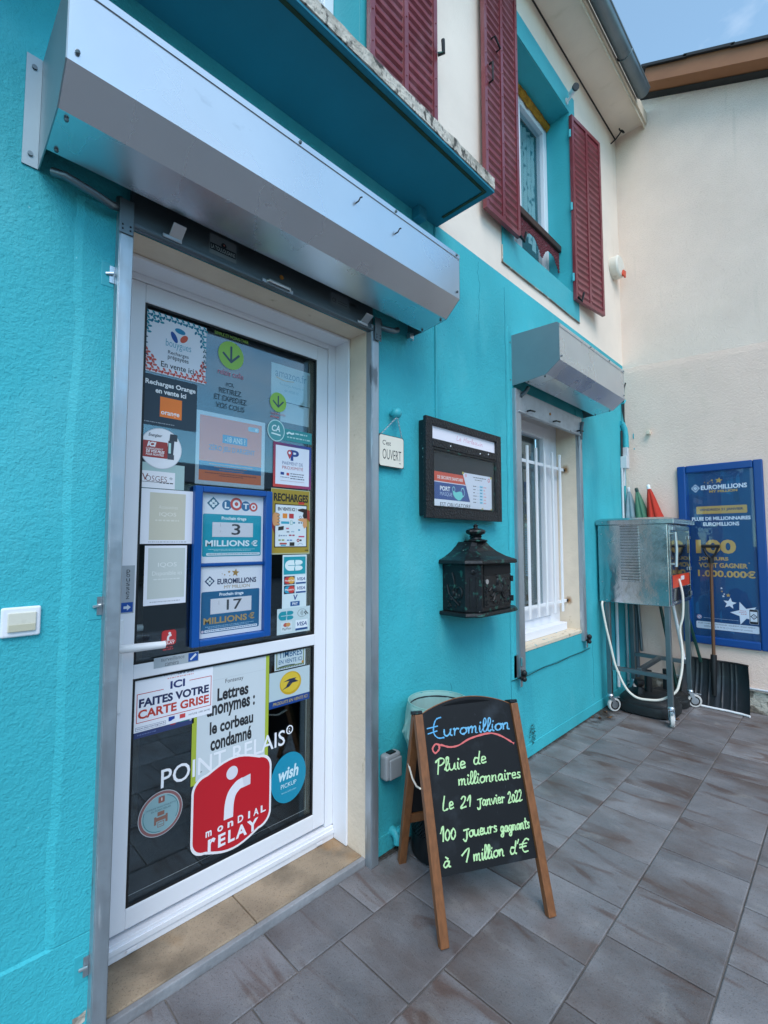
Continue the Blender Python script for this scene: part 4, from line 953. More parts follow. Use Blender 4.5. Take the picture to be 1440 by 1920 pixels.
for k in range(10): b.ball((rn.choice((1.962, 2.172)) + rn.uniform(-.006, .006), -.1895, rn.uniform(1.01, 1.10)), .007, 7)
b.build('rider_relief', m_iron, dr, smooth=True)
b = MB(); b.cyl((1.962, -.191, 1.108), (1.962, -.196, 1.108), .012, 16); b.build('lock', m_zincbright, dr)
for z_ in (1.012, 1.112):
    b = MB(); b.cyl((2.197, -.192, z_ - .014), (2.197, -.192, z_ + .014), .008, 10); b.box(2.182, 2.197, -.195, -.191, z_ - .007, z_ + .007); b.build('hinge', m_iron, dr)
b = MB(); xs = xc - .1965      # posthorn and scroll relief on the side, and a rosette on the corner
for y0, z0, r_ in ((-.06, 1.05, .016), (-.075, 1.03, .012), (-.05, 1.02, .010), (-.095, 1.04, .011)): b.ball((xs, y0, z0), r_, 8, (.35, 1, 1))
b.tube([(xs, -.045, 1.02), (xs, -.06, 1.06), (xs, -.075, 1.085), (xs, -.07, 1.12), (xs, -.06, 1.15)], .005, 6); b.tube([(xs, -.08 + .018 * math.cos(R(a)) - .02, 1.055 + .026 * math.sin(R(a))) for a in range(0, 361, 30)], .005, 6); b.tube([(xs, -.03, 1.09), (xs, -.04, 1.05), (xs, -.07, 1.02), (xs, -.10, .995)], .005, 6)
for k in range(9): b.ball((xs, rn.uniform(-.115, -.03), rn.uniform(.985, 1.02)), .007, 7, (.5, 1, 1))
b.build('posthorn_relief', m_iron, body, smooth=True)
b = MB(); cx_, cy_ = xc - .195 + .031, -.160; nx_, ny_ = -.62, -.78
b.lathe([(.012, 0), (.012, .003), (.006, .005), (.003, .002)], (cx_ + nx_ * .001, cy_ + ny_ * .001, 1.155), 12, ax=(nx_, ny_, 0))
for s in (-.016, .016): b.tube([(cx_ - ny_ * s + nx_ * .002, cy_ + nx_ * s + ny_ * .002, .985), (cx_ - ny_ * s + nx_ * .002, cy_ + nx_ * s + ny_ * .002, 1.13)], .003, 6)
b.build('corner_moulding', m_iron, body)
# surveillance camera, siren, hook
t = thing('surveillance_camera', 'small white bullet camera above the upper window shutter', 'camera', (3.47, -.03, 4.76))
b = MB(); b.cyl((3.47, -.010, 4.745), (3.47, -.018, 4.745), .022, 12); b.tube([(3.47, -.018, 4.745), (3.46, -.05, 4.75), (3.455, -.06, 4.775)], .010, 8); b.build('bracket', m_white, t, smooth=True)
b = MB(); b.cyl((3.472, -.045, 4.782), (3.425, -.100, 4.765), .021, 16); b.build('camera_body', m_white, t, smooth=True)
b = MB(); b.cyl((3.426, -.099, 4.7653), (3.417, -.110, 4.762), .026, 16); b.build('lens_hood', m_black, t)
t = thing('alarm_siren', 'round white alarm siren with red corner on cream wall', 'siren', (4.42, -.05, 3.78))
b = MB(); b.lathe([(.098, 0), (.10, .004), (.10, .06), (.088, .072), (0.01, .075)], (4.42, -.001, 3.79), 28, ax=(0, -1, 0)); b.build('siren_body', M('weathered_white_plastic', 'dcd8cc', .5, stains=[(20, .62, .1, 'a99c88', (1, 1, 1), .5)]), t, smooth=True)
b = MB(); b.prism([(-.005, -.085), (.075, -.085), (.085, -.02), (.02, -.03)], (4.42, -.0765, 3.79), (1, 0, 0), (0, 0, 1), (0, -1, 0), .012); b.build('beacon_lens', m_orange, t, bevel=.003)
b = MB(); b.tube([(4.47, -.001, 5.03), (4.47, -.05, 5.05), (4.465, -.085, 5.075)] + [(4.455 + .028 * math.cos(R(a)) * .7, -.105 + .02 * math.sin(R(a)), 5.085 + .028 * math.sin(R(a))) for a in range(200, 520, 30)], .006, 6)
solo(b, 'eye_hook', m_iron, 'iron eye hook under the eave in the wall corner', 'hook', (4.47, -.05, 5.05), smooth=True)
# cable, junction box and conduits in the corner
t = thing('junction_box', 'grey junction box with cables in corner above the parasols', 'junction box', (4.5, -.03, 2.0))
b = MB(); b.box(4.455, 4.53, -.055, -.001, 1.955, 2.065); b.build('box_body', m_greybox, t, bevel=.004)
b = MB(); b.box(4.50, 4.545, -.05, -.005, 2.066, 2.15); b.build('cable_cover', m_greybox, t, bevel=.003)
b = MB(); b.tube([(4.525, -.03, 2.150), (4.525, -.03, 2.25), (4.52, -.025, 2.32), (4.50, -.012, 2.365), (4.48, -.002, 2.37)], .026, 12); b.build('painted_sleeve', m_tealsm, t, smooth=True)
b = MB(); b.tube([(4.52, -.025, 2.33), (4.535, -.02, 2.45), (4.54, -.02, 2.6), (4.53, -.03, 2.70), (4.51, -.05, 2.74)], .006, 8); b.tube([(4.46, -.015, 2.066), (4.475, -.012, 2.16), (4.485, -.01, 2.30)], .009, 8); b.tube([(4.52, -.03, 2.36), (4.525, -.012, 2.5), (4.53, -.008, 2.62)], .006, 8); b.build('cable', m_black, t, smooth=True)
b = MB(); b.tube([(4.53, -.005, 2.56), (4.52, -.03, 2.56), (4.535, -.035, 2.585), (4.545, -.02, 2.57)], .008, 8); b.build('cable_clip', m_tealsm, t)
b = MB(); b.tube([(4.49, -.02, 1.954), (4.49, -.018, 1.80)], .010, 8); b.tube([(4.46, -.012, 1.954), (4.455, -.012, 1.25), (4.45, -.012, .05)], .010, 8); b.build('conduit', m_greybox, t, smooth=True)
b = MB(); b.tube([(4.20, -.018, .95), (4.20, -.018, .10)], .012, 10); solo(b, 'white_pipe', m_white, 'thin white pipe running up the turquoise wall behind the trolley', 'pipe', (4.2, -.02, .5), smooth=True)
b = MB(); b.cyl((4.562, -.02, 1.35), (4.562, -.02, .1), .014, 10); solo(b, 'grey_pole', m_legsteel, 'slim grey metal pole standing in the corner behind the trolley', 'pole', (4.56, -.02, .7), smooth=True)
b = MB(); b.cyl((4.565, -.058, 1.30), (4.565, -.055, .12), .020, 12); solo(b, 'grey_pole', M('dull_blue_pole', '5c6c76', .45, .4), 'thicker blue-grey pole in the corner next to the slim pole', 'pole', (4.56, -.06, .7), smooth=True)
b = MB(); b.box(XE - .05, XE - .0065, -.222, -.195, 2.250, 2.285); solo(b, 'wall_peg', m_beige, 'short cream peg sticking out of the cream side wall', 'peg', (XE - .03, -.21, 2.27), bevel=.004)
b = MB()
for y, z_, h_ in ((-.076, 2.258, .030), (-.080, 2.142, .008)): b.poly([(XE - .0075, y - .004, z_ - h_), (XE - .0075, y + .005, z_ - h_ * .5), (XE - .0075, y + .003, z_ + h_), (XE - .0075, y - .005, z_ + h_ * .6)])
b.build('paint_drip', m_tealsm, nb, recalc=False)

# ================================================================ CHALKBOARD
L0 = Vector((1.25, -.455, 0)); U = Vector((.89138513, -.45324668, 0)); V = Vector((.13966313, .27467082, .95134124)); N = U.cross(V)
t = thing('chalkboard_sign', 'wooden folding pavement chalkboard handwritten in blue and green chalk', 'chalkboard', (1.53, -.36, 0))
def fp(u, v, n=0): return L0 + U * u + V * v + N * n
th = .022
for u in (.015, .424):
    b = MB(); b.obox(fp(u, .343 + .003, 0), U, V, N, .0155, .345, .013); b.build('front_leg', m_wood, t, bevel=.0025)
P = [(.031, .185), (.408, .175), (.408, .690)] + [(.408 - .377 * k / 16, .690 + .043 * math.sin(math.pi * k / 16) ** .85) for k in range(1, 16)] + [(.031, .690)]
b = MB(); b.prism(P, fp(0, 0, -.004), U, V, N, .006); bdp = b.build('chalk_panel', m_slate, t)
def CA_():
    a = Art(fp(0, 0, .0024), U, V, N, step=.0002); a.rough = .8; return a
cb, cg, cr_ = '66a8cb', 'b2d69b', 'd06562'
A = CA_(); hand(A, 'uromillion', .108, .392, .607, .022, .0054, cb, -.006)
A.line([(.105, .672), (.085, .667), (.072, .645), (.070, .620), (.085, .604), (.108, .603)], .0045, '58a3d0', 5); A.line([(.045, .640), (.088, .644)], .004, '58a3d0'); A.line([(.046, .622), (.083, .628)], .004, '58a3d0'); A.build('chalk_writing', parent=bdp)
A = CA_(); A.line([(.088, .579), (.071, .585), (.057, .571), (.065, .556), (.082, .566), (.089, .580), (.124, .569), (.162, .570), (.213, .587), (.288, .596), (.327, .589), (.359, .573), (.395, .549)], .0058, cr_, 5); A.build('chalk_writing', parent=bdp)
A = CA_(); hand(A, 'Pluie', .064, .180, .494, .021, .0052, cg); hand(A, 'de', .212, .268, .499, .021, .0050, cg); A.build('chalk_writing', parent=bdp)
A = CA_(); hand(A, 'millionnaires', .141, .402, .441, .019, .0050, cg, -.010); A.build('chalk_writing', parent=bdp)
A = CA_(); hand(A, 'Le', .068, .112, .374, .021, .0050, cg); hand(A, '21', .137, .182, .371, .017, .0050, cg); hand(A, 'Janvier', .205, .318, .366, .017, .0048, cg, -.004); hand(A, '2022', .330, .392, .358, .017, .0047, cg); A.build('chalk_writing', parent=bdp)
A = CA_(); hand(A, '100', .046, .107, .284, .022, .0052, cg); hand(A, 'Joueurs', .135, .268, .281, .018, .0052, cg, -.003); hand(A, 'gagnants', .280, .402, .273, .017, .0050, cg, -.004); A.build('chalk_writing', parent=bdp)
A = CA_(); hand(A, 'à', .044, .075, .209, .017, .0050, cg); hand(A, '1', .110, .150, .211, .019, .0052, cg); hand(A, 'million', .160, .282, .208, .019, .0052, cg, -.004); hand(A, "d'€", .303, .385, .203, .019, .0050, cg, -.004); 0 and hand(A, '€', .335, .385, .198, .020, .0050, cg); A.build('chalk_writing', parent=bdp)

b = MB(); b.tube([fp(P[2 + k][0], P[2 + k][1] + .001, -.001) for k in range(len(P) - 2)], .0025, 5); b.build('panel_edge', m_wood, bdp)
# rear frame
Lb = L0 + Vector((.204, .372, 0)); Vb = (fp(0, .686, -.018) - Lb).normalized(); hb_ = (fp(0, .686, -.018) - Lb).length; Nb = U.cross(Vb)
def bp_(u, v, n=0): return Lb + U * u + Vb * v + Nb * n
for u in (.015, .424):
    b = MB(); b.obox(bp_(u, hb_ / 2, 0), U, Vb, Nb, .0155, hb_ / 2, .013); b.build('rear_leg', m_wood, t, bevel=.0025)
b = MB(); b.obox(bp_(.2195, .215, 0), U, Vb, Nb, .188, .020, .009); b.build('rear_rail', m_wood, t, bevel=.002)
b = MB(); b.prism([(.031, .238), (.408, .238), (.408, hb_ + .002)] + [(.408 - .377 * k / 12, hb_ + .002 + .043 * math.sin(math.pi * k / 12) ** .85) for k in range(1, 12)] + [(.031, hb_ + .002)], bp_(0, 0, -.003), U, Vb, Nb, .006); b.build('rear_panel', m_slate, t)
for u in (.015, .424):
    b = MB(); b.obox(fp(u, .698, -.012), U, V, N, .016, .006, .022); b.build('hinge', m_iron, t, bevel=.002)
b = MB(); p0, p1 = bp_(.002, .47, .0), fp(-.004, .47, 0)
b.tube([p0, p0.lerp(p1, .35) - Vector((0, 0, .03)), p0.lerp(p1, .7) - Vector((0, 0, .034)), p1 - Vector((0, 0, .02))], .0035, 6); b.build('stay_cord', m_hose, t)

# ================================================================ LITTER BIN
bc = Vector((1.635, -.155, 0)); RB = .128
t = thing('litter_bin', 'round black perforated metal bin between wall and chalkboard', 'bin', bc)
b = MB(); n = 48; z0, z1 = .10, .60
ids = []
for k in range(n + 1):
    a = 2 * math.pi * k / n; ids.append(b.add([(bc.x + RB * .93 * math.cos(a), bc.y + RB * .93 * math.sin(a), z0), (bc.x + RB * math.cos(a), bc.y + RB * math.sin(a), z1)]))
for a_, c_ in zip(ids, ids[1:]): b.face([a_[0], c_[0], c_[1], a_[1]])
o = b.build('bin_wall', m_binmesh, t, smooth=True, recalc=False)
uvl = o.data.uv_layers.new(name='wrap')
for i, p in enumerate(o.data.polygons):
    for li, (uu, vv) in zip(p.loop_indices, ((i, 0), (i + 1, 0), (i + 1, 1), (i, 1))): uvl.data[li].uv = (uu / n * .80, vv * .5)
b = MB(); b.lathe([(RB * .92, .004), (RB * .945, .01), (RB * .945, .10), (RB * .90, .10), (RB * .90, .012), (.01, .012)], bc, 40); b.build('bin_base', M('black_bin_steel', '1d2428', .35, .4), t, smooth=True)
b = MB(); b.tube([bc + Vector((RB * 1.0 * math.cos(R(a)), RB * 1.0 * math.sin(R(a)), .596)) for a in range(0, 361, 10)], .004, 8, cap=False); b.build('bin_rim', M('black_bin_rim', '1d2428', .35, .4), t, smooth=True)
b = MB(); rn = random.Random(3); n = 72; prof = [(.80, .30), (.93, .50), (.985, .600), (1.03, .616), (1.075, .606), (1.10, .560), (1.16, .52), (1.22, .485), (1.10, .445), (1.06, .425)]
ids = []
for j, (rr, z_) in enumerate(prof):
    ring = []
    for k in range(n):
        a = 2 * math.pi * k / n; wv = mnoise.noise(Vector((math.cos(a) * 6, math.sin(a) * 6, j * .7))) + .6 * mnoise.noise(Vector((math.cos(a) * 17, math.sin(a) * 17, j * .4)))
        amp = .014 if j in (2, 3, 4) else .075
        ring.append(tuple(bc + Vector((RB * (rr + amp * wv) * math.cos(a), RB * (rr + amp * wv) * math.sin(a), z_ + (.02 * wv if j > 5 else .004 * wv)))))
    ids.append(b.add(ring))
for a_, c_ in zip(ids, ids[1:]):
    for k in range(n): b.face([a_[k], a_[(k + 1) % n], c_[(k + 1) % n], c_[k]])
b.tube([bc + Vector((RB * 1.035 * math.cos(R(a)), RB * 1.035 * math.sin(R(a)), .6185)) for a in range(0, 361, 8)], .0022, 6, cap=False)
solo(b, 'bin_liner', m_bag, 'pale green thin plastic liner folded over the bin rim', 'bin bag', (bc.x, bc.y, .5), smooth=True, recalc=False)

# ================================================================ STAINLESS CABINET ON A TROLLEY
t = thing('catering_trolley', 'stainless steel catering cabinet on tall wheeled frame in the corner', 'trolley', (4.15, -.27, 0))
cx0, cx1, cy0, cy1, cz0, cz1 = 3.83, 4.43, -.505, -.020, .835, 1.430
b = MB(); b.box(cx0, cx1, cy0, cy1, cz0, cz1); cab = b.build('cabinet', m_steel, t, bevel=.004)
b = MB(); lid = [(cx0 - .012, cy0 - .045), (cx1 + .02, cy0 - .045), (cx1 + .02, cy1 + .012), (cx0 - .012, cy1 + .012)]
lid2 = [(cx0 + .03, cy0 + .01), (cx1 - .01, cy0 + .01), (cx1 - .01, cy1 - .02), (cx0 + .03, cy1 - .02)]
i0 = b.add([(x, y, 1.431) for x, y in lid]); i1 = b.add([(x, y, 1.466) for x, y in lid]); i2 = b.add([(x, y, 1.482) for x, y in lid2])
for q, w_ in ((i0, i1), (i1, i2)):
    for k in range(4): b.face([q[k], q[(k + 1) % 4], w_[(k + 1) % 4], w_[k]])
b.face(i0[::-1]); b.face(i2); b.build('lid', m_steel, t, bevel=.003)
b = MB()
for k in range(20):
    z_ = 1.412 - .0212 * k
    b.prism([(0, -.009), (0, .009), (-.007, .004), (-.009, -.006)], (cx0 - .0005, -.185, z_), (1, 0, 0), (0, 0, 1), (0, -1, 0), .128)
b.build('louvre', m_steel, cab, smooth=True)
b = MB()
for k in range(20): b.ball((cx0 - .006, -.318, 1.412 - .0212 * k), .0052, 7, (.7, 1, .8))
b.build('louvre_end', m_zincbright, cab)
for p_ in ((-.001, -.045, 1.36), (-.001, -.488, 1.36), (-.001, -.045, .99), (-.001, -.488, .95), (-.001, -.075, .852), (-.001, -.43, .85), (-.013, -.06, 1.45), (-.013, -.40, 1.45)):
    b = MB(); b.ball((cx0 + p_[0], p_[1], p_[2]), .005, 7); b.build('rivet', m_zincbright, cab)
# front door face
b = MB()
for a in ((3.845, 3.885, .85, 1.42), (4.405, 4.425, .85, 1.42), (3.885, 4.405, 1.385, 1.42), (3.885, 4.405, .85, .868)): b.box(a[0], a[1], -.516, -.5055, a[2], a[3])
b.build('door_frame', m_steel, t, bevel=.002)
b = MB(); b.box(3.905, 4.395, -.513, -.5060, 1.060, 1.375); b.build('door', m_mirror, t)
b = MB(); b.box(3.915, 4.39, -.512, -.5060, .962, 1.055); b.build('control_panel', m_orange, t, bevel=.003)
b = MB(); b.box(4.13, 4.22, -.5145, -.5122, 1.012, 1.042); b.build('control_label', m_pvc, t)
b = MB(); b.box(3.905, 4.395, -.512, -.5060, .872, .957); b.build('lower_panel', M('dark_polished_panel', '4a5258', .15, .9), t)
b = MB(); b.tube([(3.895, -.54, 1.37), (3.90, -.545, 1.25), (3.895, -.54, 1.12)], .010, 8); b.tube([(3.895, -.515, 1.36), (3.895, -.54, 1.36)], .007, 6); b.tube([(3.895, -.515, 1.14), (3.895, -.54, 1.14)], .007, 6); b.build('door_handle', m_zincbright, t, smooth=True)
b = MB(); b.box(3.89, 3.96, -.527, -.5165, 1.385, 1.412); b.box(4.36, 4.42, -.524, -.5165, 1.32, 1.345); b.box(4.36, 4.42, -.524, -.5165, 1.075, 1.10); b.box(4.38, 4.425, -.522, -.5165, .875, .91); b.build('hinge', m_zincbright, t, bevel=.003)
# frame
for x, y in ((3.855, -.482), (3.855, -.072), (4.405, -.482), (4.405, -.072)):
    b = MB(); b.box(x - .017, x + .017, y - .017, y + .017, .135, .834); b.build('leg', m_legsteel, t, bevel=.003)
for p0, p1 in (((3.855, -.464, .335), (3.855, -.090, .335)), ((4.405, -.464, .345), (4.405, -.090, .345)), ((3.873, -.277, .345), (4.387, -.277, .345))):
    b = MB(); b.bar(p0, p1, .030, .030, (0, 0, 1)); b.build('stretcher', m_legsteel, t, bevel=.002)
for (x, y), yaw in (((3.855, -.482), 200), ((3.855, -.072), -35), ((4.405, -.482), -60), ((4.405, -.072), 60)):
    f = Vector((math.cos(R(yaw)), math.sin(R(yaw)), 0)); s = Vector((-f.y, f.x, 0)); hub = Vector((x, y, .050)) + f * .028
    b = MB(); b.lathe([(.022, .0), (.024, .012), (.018, .024)], (x, y, .111), 14)
    for sg in (-1, 1):
        P = [(-.014, .112), (.016, .112), (.042, .050), (.030, .040), (.014, .052)]
        b.prism([(q[0], q[1]) for q in P], Vector((x, y, 0)) + s * (.0185 * sg - .001), f, (0, 0, 1), s, .0022)
    b.obox(Vector((x, y, .1105)), f, s, (0, 0, 1), .017, .020, .0015)
    cst = b.build('castor', m_zincbright, t, bevel=.001)
    b = MB(); b.lathe([(.030, -.013), (.046, -.013), (.050, -.009), (.050, .009), (.046, .013), (.030, .013)], hub, 28, ax=s); b.build('tyre', m_tyre, cst, smooth=True)
    b = MB(); b.lathe([(.010, -.014), (.036, -.0138), (.037, 0), (.036, .0138), (.010, .014)], hub, 24, ax=s); b.build('rim', m_black, cst, smooth=True)
    b = MB(); b.lathe([(.004, -.017), (.026, -.0155), (.027, 0), (.026, .0155), (.004, .017)], hub, 20, ax=s); b.build('hub', m_zincbright, cst, smooth=True)
    b = MB(); b.obox(Vector((x, y, .100)) + f * .045 + Vector((0, 0, .004)), f, s, (0, 0, 1), .028, .012, .002); b.build('brake_pedal', m_zincbright, cst, bevel=.001)
hp = [(4.062, -.514, 1.025), (4.06, -.535, .90), (4.058, -.530, .75), (4.053, -.510, .651), (4.03, -.525, .52), (3.99, -.53, .40), (3.95, -.52, .30), (3.91, -.50, .225), (3.870, -.42, .165), (3.845, -.34, .150), (3.830, -.26, .155), (3.825, -.19, .215), (3.815, -.13, .36), (3.812, -.10, .50), (3.808, -.07, .65), (3.812, -.045, .80), (3.835, -.04, .834)]
hp3 = []
xy = smooth_line([(p[0], p[1]) for p in hp], 5); xz = smooth_line([(p[0], p[2]) for p in hp], 5)
hp3 = [(a[0], a[1], c[1]) for a, c in zip(xy, xz)]
b = MB(); b.tube(hp3, .0085, 10); b.build('gas_hose', m_hose, t, smooth=True)

# ================================================================ PARASOLS, THEIR BASES, SHOVEL
def parasol(label, top, foot, mat, polemat, capmat, rr, ln, lean_cap=.02):
    top, foot = Vector(top), Vector(foot); ax = (foot - top).normalized(); t = thing('parasol', label, 'parasol', foot, 'closed parasols leaning in the corner')
    b = MB(); b.tube([top + ax * .03, foot], .0125, 10); b.build('pole', polemat, t, smooth=True)
    prof = [(.012, .02), (.020, .06), (.034, .14), (.05, .25), (rr, .40), (rr * .95, .55), (rr * .8, ln), (rr * .55, ln + .01)]
    b = MB(); b.lathe(prof, top, 32, ax=ax, fn=lambda a, j: 1 + (.16 * math.cos(a * 5 + j * .12) + .10 * math.cos(a * 9 + 1)) * (0 if j == 0 else 1)); b.build('canopy', mat, t, smooth=True)
    b = MB(); b.lathe([(.013, .03), (.0145, .024), (.0145, -.004), (.009, -.012), (.001, -.014)], top, 14, ax=ax); b.build('finial', capmat, t, smooth=True)
parasol('grey blue closed parasol nearest the turquoise wall behind the trolley', (4.512, -.045, 1.775), (4.545, -.10, .35), m_pblue, m_legsteel, m_greybox, .058, .60)
parasol('faded green closed parasol between the grey blue and red ones', (4.515, -.110, 1.765), (4.52, -.37, .06), m_pgreen, m_dgreen, m_dgreen, .058, .60)
parasol('red closed parasol with white tip leaning behind the trolley', (4.515, -.205, 1.785), (4.50, -.43, .33), m_pred, m_white, m_white, .085, .62)
b = MB(); b.bar((4.545, -.40, .95), (4.55, -.535, .33), .020, .020); solo(b, 'green_pole', m_dgreen, 'dark green pole leaning on the cream wall behind the shovel', 'pole', (4.55, -.45, .6), bevel=.002)
t = thing('umbrella_stand', 'round black plastic parasol stand with knob, under trolley front', 'parasol stand', (4.10, -.27, 0), 'parasol stands under the trolley')
def sqr(a, j): return 1 / max(abs(math.cos(a)) ** 3.2 + abs(math.sin(a)) ** 3.2, 1e-6) ** (1 / 3.2)
b = MB(); b.lathe([(.185, .002), (.205, .012), (.208, .05), (.200, .075), (.188, .083), (.186, .095), (.165, .118), (.10, .138), (.04, .142), (.005, .142)], (4.10, -.27, 0), 48, fn=sqr); b.build('ballast', m_plastic, t, smooth=True)
b = MB(); b.lathe([(.030, .0), (.032, .02), (.020, .05), (.018, .06), (.030, .075), (.036, .095), (.034, .112), (.006, .114)], (4.00, -.235, .128), 16, fn=lambda a, j: 1 + .07 * math.cos(6 * a)); b.build('knob', m_black, t, smooth=True)
b = MB(); b.cyl((4.10, -.27, .14), (4.10, -.27, .30), .026, 14); b.build('sleeve', m_black, t)
t = thing('umbrella_stand', 'second black ribbed parasol stand, farther back by the shovel', 'parasol stand', (4.40, -.36, 0), 'parasol stands under the trolley')
b = MB(); b.lathe([(.14, .002), (.155, .01), (.155, .055), (.145, .062), (.143, .075), (.125, .082), (.122, .092), (.09, .10), (.086, .108), (.04, .115), (.005, .116)], (4.36, -.33, 0), 44); b.build('ballast', m_plastic, t, smooth=True)
b = MB(); b.cyl((4.36, -.33, .11), (4.36, -.33, .27), .026, 14); b.build('sleeve', m_black, t)
t = thing('snow_shovel', 'black snow shovel with wooden shaft leaning on cream wall', 'shovel', (4.47, -.63, 0))
def blade(u, v):      # u across 0..1, v from lip 0 to top 1
    x = 4.465 + .105 * v + .030 * math.sin(v * math.pi); y = -.415 - .425 * u + .012 * (1 - v) * (u - .5) * -2
    x -= .03 * (abs(u - .5) * 2) ** 4; z = .018 + .335 * v
    rib = .0035 * sum(math.exp(-((u - c) / .012) ** 2) for c in (.2, .27, .40, .60, .73, .80)); rib += .014 * math.exp(-((u - .5) / .05) ** 2) * (1 if v > .35 else .3)
    return Vector((x - rib, y, z))
b = MB(); NU, NV = 90, 14; G = [[None] * (NV + 1) for _ in range(NU + 1)]; H_ = [[None] * (NV + 1) for _ in range(NU + 1)]
for i in range(NU + 1):
    for j in range(NV + 1):
        p = blade(i / NU, j / NV); G[i][j] = b.add([p])[0]; H_[i][j] = b.add([p + Vector((.005, 0, 0))])[0]
for i in range(NU):
    for j in range(NV):
        b.face([G[i][j], G[i + 1][j], G[i + 1][j + 1], G[i][j + 1]]); b.face([H_[i][j], H_[i][j + 1], H_[i + 1][j + 1], H_[i + 1][j]])
b.build('blade', M('black_shovel_plastic', '16191d', .33, var=(8, .2), stains=[(12, .62, .15, '343a40', (1, 1, 2), .5)]), t, smooth=True)
b = MB(); b.tube([blade(u / 20, 0) + Vector((-.002, 0, -.008)) for u in range(21)], .008, 8); b.build('wear_edge', m_white, t, smooth=True)
b = MB(); b.tube([blade(u / 20, 1) + Vector((0, 0, .002)) for u in range(21)], .007, 8); b.build('top_rim', m_black, t, smooth=True)
b = MB(); b.tube([(4.505, -.628, .22), (4.515, -.629, .45), (4.535, -.634, 1.16)], [.014, .0125, .0115], 12); b.build('shaft', M('worn_ash_shaft', '5e4029', .5, var=(14, .3, (1, 1, .1))), t, smooth=True)
b = MB(); b.tube([(4.488, -.627, .10), (4.497, -.628, .30), (4.512, -.629, .41)], [.014, .024, .021], 12); b.build('socket', m_black, t, smooth=True)
b = MB(); b.tube([(4.535, -.634, 1.13), (4.536, -.634, 1.17)], .020, 12)
for sg in (-1, 1): b.tube([(4.536, -.634, 1.165), (4.537, -.634 + sg * .030, 1.20), (4.538, -.634 + sg * .052, 1.262)], .009, 8)
b.tube([(4.538, -.572, 1.265), (4.538, -.696, 1.265)], .013, 10); b.build('grip', m_black, t, smooth=True)
# leaves blown against the wheels
for k, (x, y, a, s) in enumerate(((3.93, -.43, 20, 1), (4.0, -.50, 80, 1.1), (3.72, -.13, 140, .9), (3.66, -.06, 200, .8), (3.80, -.03, 250, .8), (4.02, -.44, 300, .7), (3.60, -.03, 10, .7))):
    b = MB(); pts = []
    for i in range(9):
        q = i / 8; w_ = .014 * math.sin(math.pi * q) ** .8 * s; pts.append((q * .05 * s, w_, .003 + .006 * math.sin(q * 5 + k)))
    ca, sa = math.cos(R(a)), math.sin(R(a)); tr_ = lambda u, v, z_: (x + u * ca - v * sa, y + u * sa + v * ca, z_)
    for i in range(8):
        (u0, w0, z0), (u1, w1, z1) = pts[i], pts[i + 1]
        b.poly([tr_(u0, 0, z0), tr_(u1, 0, z1), tr_(u1, w1, z1 + .005), tr_(u0, w0, z0 + .005)]); b.poly([tr_(u0, -w0, z0 + .005), tr_(u1, -w1, z1 + .005), tr_(u1, 0, z1), tr_(u0, 0, z0)])
    solo(b, 'dry_leaf', m_leaf, ('curled brown dry leaf on the paving in front of the trolley wheels' if k in (0, 1, 5) else 'small brown dry leaf blown against the foot of the turquoise wall'), 'leaf', (x, y, 0), 'dry leaves beside the trolley front' if k in (0, 1, 5) else 'dry leaves along the wall foot', recalc=False)
# ================================================================ POSTERS AND STICKERS ON THE DOOR
YO, YI = .2089, .2165
def O_(): return Art((0, YO, 0))
def I_(): return Art((0, YI, 0))
# mobile top-up poster with petal border
A = O_(); A.rect(.520, 1.876, .735, 2.088, 'e9e9f0'); A.up()
def petals(x, z, c, c2, s=1.0):
    for k in range(3):
        a = 90 + 120 * k; A.disc(x + .0085 * s * math.cos(R(a)), z + .0085 * s * math.sin(R(a)), .0088 * s, (c, c2, c)[k], .0046 * s, 10, a + 35)
t1_, t2_, r1_, r2_ = '1f8da0', '17708f', 'cf5f55', 'c9483f'
for k in range(11): petals(.530 + .0198 * k, 2.077, t1_, t2_, .8)
for q in ((.532, 2.056), (.552, 2.058), (.532, 2.036), (.572, 2.06), (.531, 2.016), (.722, 2.056), (.702, 2.060), (.722, 2.036), (.724, 2.016)): petals(q[0], q[1], t1_, t2_, .85)
for k in range(4): petals(.526, 1.995 - .02 * k, '274a63', '4b3d55', .5); petals(.730, 1.998 - .02 * k, '1d5563', '274a53', .5)
for k in range(11): petals(.530 + .0198 * k, 1.887, r1_, r2_, .8)
for q in ((.532, 1.907), (.552, 1.906), (.532, 1.927), (.53, 1.946), (.55, 1.924), (.722, 1.907), (.702, 1.906), (.722, 1.927), (.725, 1.945)): petals(q[0], q[1], r1_, r2_, .85)
A.up(); A.disc(.640, 2.044, .0185, '1a86b0', .0095, 24, -8); A.disc(.620, 2.017, .0205, '1b4d9a', .0090, 24, -62); A.disc(.654, 2.020, .0175, 'd8593f', .0100, 24, 50)
A.text('bouygues', .592, 1.972, .680, 2.005, '3a9db5', -.008); A.text('Recharges', .600, 1.950, .672, 1.966, '3b3f4a', .008); A.text('prépayées', .600, 1.931, .672, 1.951, '3b3f4a', .008); A.text('En vente ici', .578, 1.902, .692, 1.922, '272a33', .012)
A.build('topup_poster', 'white poster with petal border at top left of door glass', 'poster')
# black poster with orange square
A = O_(); A.rect(.520, 1.694, .706, 1.868, '2b3e4c'); A.up().text('Recharges Orange', .530, 1.828, .700, 1.850, 'f0f1f2', .03); A.text('en vente ici', .563, 1.807, .667, 1.824, 'f0f1f2', .03); A.rect(.579, 1.727, .653, 1.797, 'f78233'); A.small(.530, .632, 1.703, .003, '9aa5ad', 8); A.up().text('orange', .583, 1.731, .645, 1.748, 'f6f2ee', .02)
A.build('dark_poster', 'dark slate poster with orange square below the petal poster', 'poster')
